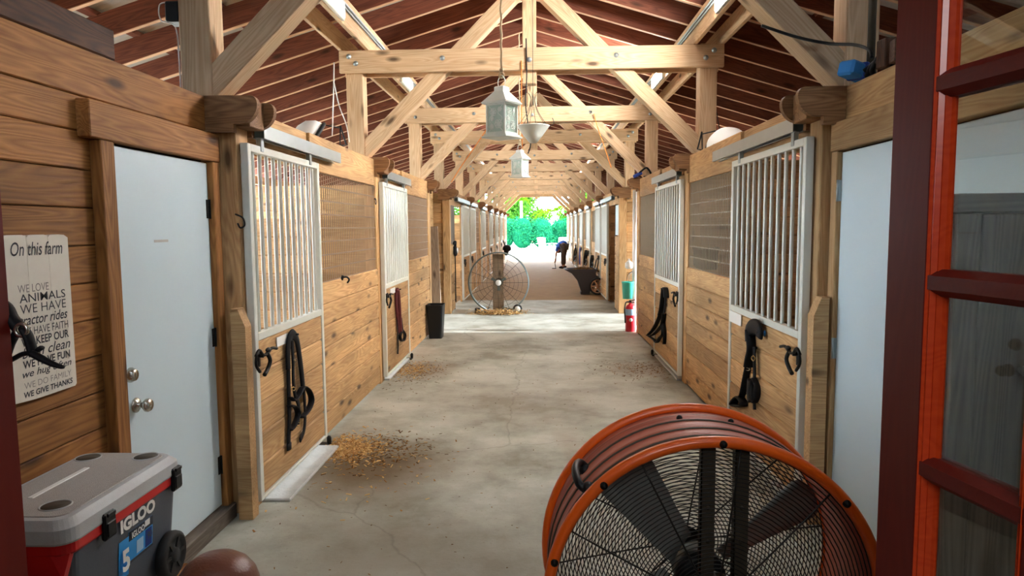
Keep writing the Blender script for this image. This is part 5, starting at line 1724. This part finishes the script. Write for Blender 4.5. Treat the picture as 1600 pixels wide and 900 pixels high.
for x in (gx + 0.36,):
    mb = MB(); mb.lathe([(0.02, -0.02), (0.07, -0.022), (0.088, -0.012), (0.088, 0.012), (0.07, 0.022), (0.02, 0.02), (0.02, -0.02)], (x, gy - 0.03, 0.088), 'Y', 24); obj('wheel', mb, M['tyre'], gf)
    mb = MB(); mb.lathe([(0.0, -0.027), (0.055, -0.027), (0.055, -0.02), (0.0, -0.02)], (x, gy - 0.03, 0.088), 'Y', 20); obj('wheel_cap', mb, M['tin'], gf)
mb = MB(); mb.box((gx - 0.46, gy + 0.0, 0.0), (gx - 0.36, gy + 0.10, 0.10), 0.01); obj('foot_block', mb, M['black_plastic'], gf)
for k in range(3):
    a0 = R(30 + 120 * k)
    mb = MB()
    rad = Vector((math.cos(a0), 0, math.sin(a0))); tan = Vector((-math.sin(a0), 0, math.cos(a0)))
    rows = []
    for j in range(5):
        r = 0.06 + 0.10 * j
        rows.append((Vector((gx, gy + 0.03, gz)) + rad * r, 0.05 + 0.01 * j))
    for (p, wd), (q, wd2) in zip(rows, rows[1:]):
        pass
    mb.beam(rows[0][0], rows[1][0], 0.006, 0.05, up=tan); obj('blade_root', mb, M['fan_grey'], gf)

def litter(name, label, cat, n, place, mats, smin, smax, seed):
    rnd = random.Random(seed)
    mb = MB()
    for _ in range(n):
        x, y, z = place(rnd)
        a = rnd.uniform(0, 2 * math.pi)
        L, W_ = rnd.uniform(smin, smax), rnd.uniform(smin, smax) * 0.4
        tl = rnd.uniform(-0.35, 0.35)
        u = Vector((math.cos(a), math.sin(a), tl)) * L; v = Vector((-math.sin(a), math.cos(a), rnd.uniform(-.2, .2))) * W_
        c = Vector((x, y, z + abs(tl) * L * 0.5 + 0.001))
        b = len(mb.v)
        up = Vector((0, 0, 0.0015))
        q = [c - u / 2 - v / 2, c + u / 2 - v / 2 * 0.6, c + u / 2 + v / 2 * .7, c - u / 2 + v / 2]
        mb.add(q + [p + up for p in q], [(3, 2, 1, 0), (4, 5, 6, 7), (0, 1, 5, 4), (1, 2, 6, 5), (2, 3, 7, 6), (3, 0, 4, 7)])
    return tag(obj(name, mb, mats), label, cat, None, 'stuff')
def gauss_clip(x0, y0, sx, sy, xlo, xhi):
    def f(rnd):
        while True:
            x, y = rnd.gauss(x0, sx), rnd.gauss(y0, sy)
            if xlo < x < xhi: return (x, y, 0.0)
    return f
litter('wood_shavings', 'pale wood shavings spilled by the nearest left sliding door', 'shavings', 1100, gauss_clip(-1.46, 5.0, 0.15, 0.15, -1.60, -0.7), M['hay'], 0.014, 0.045, 3)
litter('straw_litter', 'darker straw litter on the floor by the nearest left door', 'litter', 450, gauss_clip(-1.22, 4.95, 0.20, 0.2, -1.48, -0.5), M['hay_dark'], 0.01, 0.035, 4)
litter('wood_shavings', 'scattered pale chips on the floor in front of the nearest left door', 'shavings', 120, gauss_clip(-1.15, 4.55, 0.25, 0.4, -1.6, -0.3), M['hay'], 0.012, 0.035, 8)
litter('wood_shavings', 'shavings spilled by the second left sliding door', 'shavings', 450, gauss_clip(-1.50, 7.85, 0.13, 0.22, -1.62, -0.9), M['hay'], 0.012, 0.035, 5)
litter('straw_litter', 'thin straw litter by the second right sliding door', 'litter', 260, gauss_clip(1.25, 7.9, 0.30, 0.30, 0.2, 1.46), M['hay_dark'], 0.01, 0.035, 6)
litter('straw_litter', 'straw litter along the foot of the second left sliding door', 'litter', 200, gauss_clip(-1.40, 7.7, 0.22, 0.4, -1.62, -0.5), M['hay_dark'], 0.008, 0.03, 9)
litter('straw_litter', 'straw and litter heaped at the foot of the grey ring fan', 'litter', 1500, lambda r: (r.gauss(gx, 0.22), r.gauss(gy - 0.12, 0.09), abs(r.gauss(0, 0.04))), M['hay'], 0.02, 0.06, 7)
litter('floor_crumbs', 'fine crumbs and chaff scattered over the concrete aisle', 'crumbs', 350, lambda r: (r.uniform(-1.5, 1.4), r.uniform(2.2, 10.3), 0), M['hay_dark'], 0.006, 0.018, 11)

# muck cart
wy = 16.9
wx0, wx1 = on_y(881, 420, wy).x, on_y(932, 420, wy).x
wc = thing('muck_cart', 'dark grey two wheeled cart heaped with litter on the right of the far aisle', 'cart', ((wx0 + wx1) / 2, wy, 0))
zt = 0.62
def tubring(z, xl, xr, hy): return [(xl, wy - hy, z), (xr, wy - hy, z), (xr, wy + hy, z), (xl, wy + hy, z)]
secs = [tubring(0.06, wx0 + 0.42, wx0 + 0.62, 0.20), tubring(0.33, wx0 + 0.33, wx0 + 0.80, 0.27), tubring(0.52, wx0 + 0.18, wx1 - 0.04, 0.32), tubring(zt, wx0, wx1, 0.35), tubring(zt, wx0 + 0.06, wx1 - 0.03, 0.32), tubring(0.54, wx0 + 0.2, wx1 - 0.07, 0.29)]
vs = [p for r_ in secs for p in r_]
fs = [(3, 2, 1, 0), (20, 21, 22, 23)]
for i in range(5):
    for j in range(4):
        fs.append((i * 4 + j, i * 4 + (j + 1) % 4, (i + 1) * 4 + (j + 1) % 4, (i + 1) * 4 + j))
mb = MB(); mb.add(vs, fs); mb.box((wx0 + 0.40, wy - 0.18, 0.0), (wx0 + 0.62, wy + 0.18, 0.07), 0.01); obj('tub', mb, M['grey_tub'], wc)
for sy in (-0.31, 0.31):
    mb = MB()
    xw, zw, rw = wx0 + 0.80, 0.21, 0.21
    mb.ring((xw, wy + sy, zw), rw - 0.025, 0.025, 'Y', 32, 8); wh = obj('tyre', mb, M['tyre'], wc)
    mb = MB(); mb.ring((xw, wy + sy, zw), rw - 0.055, 0.014, 'Y', 28, 6)
    for k in range(6):
        a = math.pi * k / 3
        mb.beam((xw, wy + sy, zw), (xw + (rw - .055) * math.cos(a), wy + sy, zw + (rw - .055) * math.sin(a)), 0.03, 0.03, up=(0, 1, 0))
    mb.lathe([(0, -0.03), (0.04, -0.03), (0.04, 0.03), (0, 0.03)], (xw, wy + sy, zw), 'Y', 14)
    obj('wheel', mb, M['wheel_tan'], wc)['label'] = 'tan spoked wheel'
mb = MB(); mb.tube([(wx0 + 0.8, wy - 0.32, 0.21), (wx0 + 0.8, wy + 0.32, 0.21)], 0.012, 8); obj('axle', mb, M['black_iron'], wc)
mb = MB(); mb.tube(smooth_path([(wx1 - 0.02, wy - 0.30, 0.60), (wx1 + 0.02, wy - 0.30, 0.80), (wx1 + 0.02, wy, 0.86), (wx1 + 0.02, wy + 0.30, 0.80), (wx1 - 0.02, wy + 0.30, 0.60)]), 0.014, 8); obj('handle', mb, M['black_iron'], wc)
litter('litter_heap', 'brown litter heaped in the dark grey cart', 'litter', 700, lambda r: (lambda u, v: (wx0 + 0.12 + 0.75 * u, wy - 0.28 + 0.56 * v, 0.55 + 0.12 * math.sin(math.pi * u) * math.sin(math.pi * v) * (0.5 + 0.5 * r.random())))(r.random(), r.random()), M['hay_dark'], 0.02, 0.08, 12)

# things hung in the far aisle
p = on_x(710, 393, PL + 0.02)
lr = thing('lead_rope', 'black rope and white ring hung on the left wall beyond the cross aisle', 'rope', (PL + 0.02, p.y, p.z))
mb = MB(); mb.tube(smooth_path([(PL + 0.01, p.y - 0.05, p.z + 0.15), (PL + 0.04, p.y, p.z + 0.19), (PL + 0.03, p.y + 0.06, p.z + 0.10), (PL + 0.05, p.y + 0.03, p.z - 0.02), (PL + 0.04, p.y - 0.06, p.z - 0.06), (PL + 0.03, p.y - 0.04, p.z + 0.10)]), 0.028, 8); obj('coil', mb, M['black'], lr)
mb = MB(); mb.lathe([(0.03, 0), (0.055, 0.0), (0.055, 0.02), (0.03, 0.02), (0.03, 0)], (PL + 0.07, p.y, p.z + 0.02), 'X', 20); obj('ring', mb, M['white'], lr)
mb = MB(); mb.tube(smooth_path([(PL + 0.03, p.y + 0.03, p.z - 0.05), (PL + 0.03, p.y + 0.04, p.z - 0.5), (PL + 0.03, p.y + 0.03, p.z - 1.0)]), 0.012, 6); obj('tail', mb, M['black'], lr)
p = on_x(793, 388, -1.40)
sd = thing('saddle', 'black saddle on a rack on the far left wall', 'saddle', (-1.45, p.y, p.z))
mb = MB(); mb.ball((-1.42, p.y, p.z), (0.20, 0.24, 0.17), 16, 10); mb.ball((-1.45, p.y + 0.02, p.z - 0.14), (0.12, 0.26, 0.20), 14, 10); obj('seat', mb, M['black'], sd)
mb = MB(); mb.tube([(PL, p.y, p.z - 0.05), (-1.45, p.y, p.z - 0.05)], 0.03, 8); obj('rack', mb, M['dark_wood'], sd)
mb = MB(); mb.tube(smooth_path([(-1.50, p.y - 0.1, p.z + 0.12), (-1.58, p.y - 0.05, p.z + 0.3), (-1.655, p.y, p.z + 0.42)]), 0.03, 8); obj('strap', mb, M['black'], sd)
p = on_x(906, 398, PR - 0.06)
mb = MB()
for i in range(4):
    mb.obox((PR - 0.03 - 0.014 * i, p.y + 0.05 * (i % 2), p.z - 0.06 * i * 0.3), Matrix.Rotation(R(2 * i), 3, 'X'), (0.016, 0.42 - 0.05 * i, 0.72 - 0.06 * i), 0.006)
tag(obj('horse_blanket', mb, M['navy']), 'navy blue folded blanket hanging on a stall front in the far right aisle', 'blanket')

# ------------------------------------------------------------------ person bending over at the far end
PY = 27.4
pb = on_y(880, 417, PY)
PXc = pb.x
def skin_mesh(name, verts, edges, radii, mat, parent, sub=2):
    me = bpy.data.meshes.new(name)
    base = world_origin(parent)
    me.from_pydata([Vector(v) - base for v in verts], edges, [])
    o = bpy.data.objects.new(name, me)
    C.objects.link(o)
    o.parent = parent
    md = o.modifiers.new('skin', 'SKIN')
    md.use_smooth_shade = True
    for i, v in enumerate(me.skin_vertices[0].data if me.skin_vertices else []):
        pass
    if not me.skin_vertices:
        pass
    sv = me.skin_vertices[0].data
    for i, r in enumerate(radii):
        sv[i].radius = (r, r) if not isinstance(r, tuple) else r
        sv[i].use_root = (i == 0)
    ss = o.modifiers.new('sub', 'SUBSURF')
    ss.levels = ss.render_levels = sub
    dg = bpy.context.evaluated_depsgraph_get()
    me2 = bpy.data.meshes.new_from_object(o.evaluated_get(dg))
    o.modifiers.clear()
    o.data = me2
    me2.materials.clear()
    me2.materials.append(mat)
    for pl in me2.polygons: pl.use_smooth = True
    return o
per = thing('person', 'person in a blue shirt and dark trousers bending down to the floor far away', 'person', (PXc, PY, 0))
TURN = R(-58)
def G(x, y, z): return (PXc + x * math.cos(TURN) - y * math.sin(TURN), PY + x * math.sin(TURN) + y * math.cos(TURN), z)
#  body facing left and slightly away, legs apart, back bent level, arms reaching to the floor
J = [G(0.08, 0, 0.90),                       # 0 pelvis
     G(-0.02, 0.02, 0.97), G(-0.16, 0.05, 0.93), G(-0.28, 0.07, 0.84),   # 1-3 spine, chest
     G(-0.36, 0.08, 0.76), G(-0.45, 0.09, 0.66), G(-0.48, 0.10, 0.58),   # 4 neck 5 head 6 crown
     G(0.13, -0.10, 0.86), G(0.16, -0.13, 0.50), G(0.20, -0.14, 0.09), G(0.10, -0.17, 0.035),   # 7 hip 8 knee 9 ankle 10 toe
     G(0.02, 0.10, 0.86), G(-0.12, 0.14, 0.50), G(-0.15, 0.15, 0.09), G(-0.26, 0.16, 0.035),    # 11..14
     G(-0.26, -0.10, 0.82), G(-0.30, -0.13, 0.56), G(-0.34, -0.14, 0.32), G(-0.36, -0.14, 0.25),  # 15 shoulder 16 elbow 17 wrist 18 palm
     G(-0.32, 0.24, 0.80), G(-0.40, 0.27, 0.54), G(-0.44, 0.25, 0.30), G(-0.46, 0.25, 0.23)]     # 19..22
E = [(0, 1), (1, 2), (2, 3), (3, 4), (4, 5), (5, 6), (0, 7), (7, 8), (8, 9), (9, 10), (0, 11), (11, 12), (12, 13), (13, 14), (3, 15), (15, 16), (16, 17), (17, 18), (3, 19), (19, 20), (20, 21), (21, 22)]
rad = [0.12, 0.125, 0.13, 0.12, 0.055, 0.095, 0.06, 0.095, 0.062, 0.042, 0.035, 0.095, 0.062, 0.042, 0.035, 0.06, 0.042, 0.03, 0.033, 0.06, 0.042, 0.03, 0.033]
for (pi, sgn) in ((18, -1), (22, 1)):
    px0 = Vector(J[pi])
    for f in range(5):
        offy = (f - 2) * 0.018
        L_ = (0.05, 0.075, 0.082, 0.076, 0.06)[f]
        if f == 0:
            a = px0 + Vector((-0.03, -0.03 * 1, -0.005)); b = a + Vector((-0.03, -0.015, -0.03))
        else:
            a = px0 + Vector((-0.008, offy, -0.035)); b = a + Vector((-0.018 + 0.005 * f, offy * 0.3, -L_ * 0.7))
        J += [tuple(a), tuple(b)]
        E += [(pi, len(J) - 2), (len(J) - 2, len(J) - 1)]
        rad += [0.011, 0.009]
skin_mesh('body', J, E, rad, M['skin'], per, 1)
sh = [J[0], J[1], J[2], J[3], G(-0.32, 0.075, 0.80), J[15], G(-0.29, -0.125, 0.66), J[19], G(-0.37, 0.26, 0.64)]
skin_mesh('shirt', sh, [(0, 1), (1, 2), (2, 3), (3, 4), (3, 5), (5, 6), (3, 7), (7, 8)], [0.175, 0.175, 0.175, 0.15, 0.08, 0.08, 0.062, 0.08, 0.062], M['shirt'], per)
tr = [J[0], J[7], J[8], (J[9][0], J[9][1], 0.13), J[11], J[12], (J[13][0], J[13][1], 0.13)]
skin_mesh('trousers', tr, [(0, 1), (1, 2), (2, 3), (0, 4), (4, 5), (5, 6)], [0.135, 0.115, 0.085, 0.065, 0.115, 0.085, 0.065], M['trousers'], per)
for (a, b) in ((9, 10), (13, 14)):
    mb = MB(); m_ = (Vector(J[a]) + Vector(J[b])) / 2; mb.ball((m_.x, m_.y, 0.05), (0.13, 0.052, 0.05), 14, 8); obj('shoe', mb, M['black'], per)
hd = Vector(J[5])
mb = MB(); mb.ball(hd + Vector((0.018, 0, 0.03)), (0.115, 0.098, 0.10), 16, 10); obj('hair', mb, M['hair'], per)
mb = MB()
fc = hd + Vector((-0.085, 0, -0.035))
mb.ball(fc + Vector((-0.012, 0, 0.0)), (0.018, 0.012, 0.016), 8, 6)
for sy in (-1, 1): mb.ball(hd + Vector((-0.01, sy * 0.095, 0.0)), (0.022, 0.012, 0.03), 8, 6)
obj('face', mb, M['skin'], per)
mb = MB(); mb.tube([G(-0.37, -0.15, 0.20), G(-0.30, -0.16, 0.0)], 0.012, 8); mb.box((PXc - 0.44, PY - 0.2, 0.0), (PXc - 0.28, PY - 0.1, 0.03), 0.006)
tag(obj('hand_brush', mb, M['strut']), 'small tool on the floor under the bending person hands', 'tool')

# ------------------------------------------------------------------ garden beyond the far end
mb = MB(); mb.box((-14, 40.0, -0.058), (14, 41.2, -0.02)); struct('path_edge', mb, M['curb'])
def leaves(mb, c, r, n, size, rnd, shell=0.6):
    c = Vector(c)
    for _ in range(n):
        d = Vector((rnd.gauss(0, 1), rnd.gauss(0, 1), rnd.gauss(0, 1))).normalized()
        k = shell + (1 - shell) * rnd.random()
        p = c + Vector((d.x * r[0], d.y * r[1], d.z * r[2])) * k
        u = Vector((rnd.gauss(0, 1), rnd.gauss(0, 1), rnd.gauss(0, 1))).normalized()
        v = u.orthogonal().normalized()
        s = size * rnd.uniform(0.6, 1.3)
        mb.add([p - u * s, p + v * s * 0.45, p + u * s, p - v * s * 0.45], [(0, 1, 2, 3)])
rnd = random.Random(21)
hx_ = [-9.5, -7.6, -5.8, -4.1, -2.6, -1.2, 0.3, 1.7, 3.2, 4.7, 6.3, 8.2]
for i, x in enumerate(hx_):
    t = thing('hedge_bush', 'dense blue-green hedge bush behind the white garden chairs', 'bush', (x, 53 + rnd.uniform(-.5, .5), -0.06), 'bushes of the garden hedge')
    y = t.location.y
    h = rnd.uniform(2.0, 2.5)
    mb = MB()
    for q in range(4):
        leaves(mb, (x + rnd.uniform(-.5, .5), y + rnd.uniform(-.3, .3), h * (0.3 + 0.17 * q)), (1.0, 0.7, 0.6), 420, 0.085, rnd)
    mb.ball((x, y + 0.1, h * 0.5), (0.85, 0.5, h * 0.5), 10, 8)
    obj('foliage', mb, M['hedge'], t)
    mb = MB(); mb.tube([(x, y, -0.06), (x + 0.05, y, h * 0.5)], [0.07, 0.04], 8); obj('stem', mb, M['bark'], t)
def palm(x, y, h, label, seed, spread=2.6, nf=16):
    r_ = random.Random(seed)
    t = thing('palm_tree', label, 'palm', (x, y, -0.06), 'palms behind the hedge')
    mb = MB(); mb.tube(smooth_path([(x, y, -0.06), (x + 0.1, y, h * 0.5), (x + 0.05, y, h)]), [0.17] * 4 + [0.13] * 9, 10); obj('trunk', mb, M['bark'], t)
    mb = MB()
    top = Vector((x + 0.05, y, h))
    for k in range(nf):
        a = 2 * math.pi * k / nf + r_.uniform(-.2, .2)
        e = r_.uniform(0.1, 1.1)
        L_ = spread * r_.uniform(0.8, 1.1)
        pts = []
        for j in range(9):
            s = j / 8
            pts.append(top + Vector((math.cos(a) * L_ * s * math.cos(e * (1 - .3 * s)), math.sin(a) * L_ * s * math.cos(e * (1 - .3 * s)), L_ * (math.sin(e) * s - 0.75 * s * s))))
        mb.tube(pts, 0.018, 4)
        for j in range(1, 9):
            p = pts[j]
            tdir = (pts[j] - pts[j - 1]).normalized()
            sd_ = tdir.cross(Vector((0, 0, 1))).normalized()
            for sg_ in (-1, 1):
                for q in range(2):
                    b0 = p - tdir * (0.14 * q)
                    tip = b0 + sd_ * sg_ * 0.55 * (1.1 - j / 9) + tdir * 0.30 - Vector((0, 0, 0.18))
                    mb.add([b0 - tdir * 0.03, b0 + tdir * 0.03, tip], [(0, 1, 2)])
    obj('frond', mb, M['palm'], t)
palm(1.3, 57.5, 2.9, 'yellow-green palm at the middle of the far opening', 1, 2.5, 18)
palm(-1.6, 63, 4.0, 'tall palm behind the hedge on the left of the far opening', 2, 2.8)
palm(3.9, 62, 3.6, 'palm behind the hedge on the right of the far opening', 3, 2.7)
def tree(x, y, h, r, label, mat, seed, n=900):
    r_ = random.Random(seed)
    t = thing('tree', label, 'tree', (x, y, -0.06), 'trees beyond the garden')
    mb = MB(); mb.tube(smooth_path([(x, y, -0.06), (x + 0.15, y, h * 0.4), (x - 0.05, y, h * 0.75)]), [0.2] * 4 + [0.15] * 5 + [0.08] * 4, 8); obj('trunk', mb, M['bark'], t)
    mb = MB()
    for q in range(7):
        leaves(mb, (x + r_.uniform(-r * .7, r * .7), y + r_.uniform(-r * .5, r * .5), h * (0.22 + 0.11 * q)), (r * 0.75, r * 0.6, h * 0.16), int(n * 0.7), 0.22, r_, 0.2)
    obj('foliage', mb, mat, t)
tree(-4.2, 69, 7.5, 2.6, 'light green tree beyond the garden, left of the opening', M['lime'], 31)
tree(-0.6, 75, 6.5, 2.4, 'lime green tree beyond the garden, behind the middle palm', M['lime'], 32)
tree(3.4, 69, 7.0, 2.6, 'light green tree beyond the garden, right of the opening', M['lime'], 33)
tree(7.5, 75, 7.5, 2.8, 'broad tree beyond the garden at far right', M['lime'], 34)
tree(-8.0, 75, 7.8, 2.8, 'broad tree beyond the garden at far left', M['lime'], 35)

def garden_chair(x, y, rz, label):
    t = thing('garden_chair', label, 'chair', (x, y, -0.06), 'white garden chairs')
    rm = Matrix.Rotation(rz, 3, 'Z')
    def Q(p): return rm @ Vector(p) + Vector((x, y, -0.06))
    def bm_(a, b, w_, h_, nm, up=(0, 0, 1)):
        mb = MB(); mb.beam(Q(a), Q(b), w_, h_, up=rm @ Vector(up), bev=0.004); obj(nm, mb, M['white'], t)
    for sx in (-1, 1):
        bm_((sx * 0.30, -0.38, 0.0), (sx * 0.30, -0.38, 0.56), 0.09, 0.03, 'front_leg', (0, 1, 0))
        bm_((sx * 0.26, -0.36, 0.36), (sx * 0.26, 0.50, 0.0), 0.03, 0.10, 'back_leg')
        bm_((sx * 0.34, -0.45, 0.57), (sx * 0.34, 0.36, 0.57), 0.13, 0.025, 'arm_rest')
    mb = MB()
    for k in range(5):
        yy = -0.38 + 0.10 * k
        mb.beam(Q((-0.27, yy, 0.39 - 0.036 * k)), Q((0.27, yy, 0.39 - 0.036 * k)), 0.085, 0.022)
    obj('seat', mb, M['white'], t)
    mb = MB()
    for k in range(5):
        xx = -0.22 + 0.11 * k
        mb.beam(Q((xx * 0.85, 0.10, 0.22)), Q((xx * 1.15, 0.46, 1.0 - 0.5 * xx * xx)), 0.095, 0.02, up=rm @ Vector((0, 1, 0)))
    mb.beam(Q((-0.27, 0.33, 0.62)), Q((0.27, 0.33, 0.62)), 0.03, 0.07)
    obj('back_rest', mb, M['white'], t)
garden_chair(on_y(849, 390, 47).x, 47.0, R(160), 'white slatted garden chair on the pale yard, left one of the pair')
garden_chair(on_y(876, 390, 47).x, 47.2, R(200), 'white slatted garden chair on the pale yard, right one of the pair')

# ------------------------------------------------------------------ small things still seen in the photograph
mb = MB(); mb.box((-1.93, 0.64, 2.362), (-1.805, 2.97, 2.49), 0.006)
tag(obj('loose_beam', mb, M['dark_wood']), 'dark rough beam lying on top of the left near wall', 'beam')
bxp = on_y(268, 18, 3.80)
sp = thing('speaker_box', 'small black box with white cable on the nearest left truss post', 'speaker', (XPL - 0.085, 3.85, bxp.z))
mb = MB(); mb.box((XPL - 0.165, 3.79, bxp.z - 0.055), (XPL - 0.086, 3.90, bxp.z + 0.055), 0.008); obj('case', mb, M['black_plastic'], sp)
mb = MB(); mb.tube(smooth_path([(XPL - 0.15, 3.80, bxp.z + 0.05), (XPL - 0.19, 3.79, bxp.z + 0.03), (XPL - 0.18, 3.78, bxp.z - 0.05), (XPL - 0.10, 3.775, bxp.z - 0.09), (XPL - 0.089, 3.775, bxp.z - 0.25), (XPL - 0.088, 3.775, 2.40)]), 0.004, 6); obj('cable', mb, M['white'], sp)
for (px0, px1, py0, py1, X_, lab) in ((1072, 1086, 388, 418, PR + 0.06, 'black feed box inside the mesh by the post between the near right stalls'), (1001, 1009, 366, 402, PR + 0.06, 'black feed box inside the mesh of the second right stall')):
    a_ = on_x(px1, py0, X_); b_ = on_x(px0, py1, X_)
    y0_, y1_ = min(a_.y, b_.y), max(a_.y, b_.y)
    fb = thing('feed_box', lab, 'feed box', (X_ + 0.1, (y0_ + y1_) / 2, b_.z))
    mb = MB(); mb.prism([(X_, y0_, b_.z + 0.05), (X_ + 0.05, y0_, b_.z), (X_ + 0.22, y0_, b_.z), (X_ + 0.24, y0_, a_.z), (X_, y0_, a_.z)], (0, 0, 0), (0, y1_ - y0_, 0)); obj('trough', mb, M['black_plastic'], fb)
    mb = MB(); mb.tube([(X_, y0_, a_.z), (X_, y1_, a_.z), (X_ + 0.24, y1_, a_.z), (X_ + 0.24, y0_, a_.z)], 0.012, 6, closed=True); obj('rim', mb, M['black_plastic'], fb)
for k_, (px, py, ln) in enumerate(((899, 384, 24), (915, 388, 26), (925, 396, 22))):
    X_ = PR - 0.052
    p = on_x(px, py, X_)
    sc_ = p.y / 1080
    pts = [(px, py + 3), (px - 1.5, py + ln * .5), (px - 2, py + ln), (px, py + ln * .7), (px + 1.5, py + ln * .4), (px + 1, py + 3)]
    strap_thing('horse_halter', ('farthest', 'middle', 'nearest')[k_] + ' of three dark halters hanging in the far right aisle', 'halter', X_, 1, (px, py), [
        ('crown_strap', M['black'], 0.03, 0.4, False, pts, 0.03), ('nose_strap', M['black'], 0.028, 0.4, True, [(px - 2, py + ln * .8), (px, py + ln), (px + 2, py + ln * .8), (px, py + ln * .65)], 0.03)])
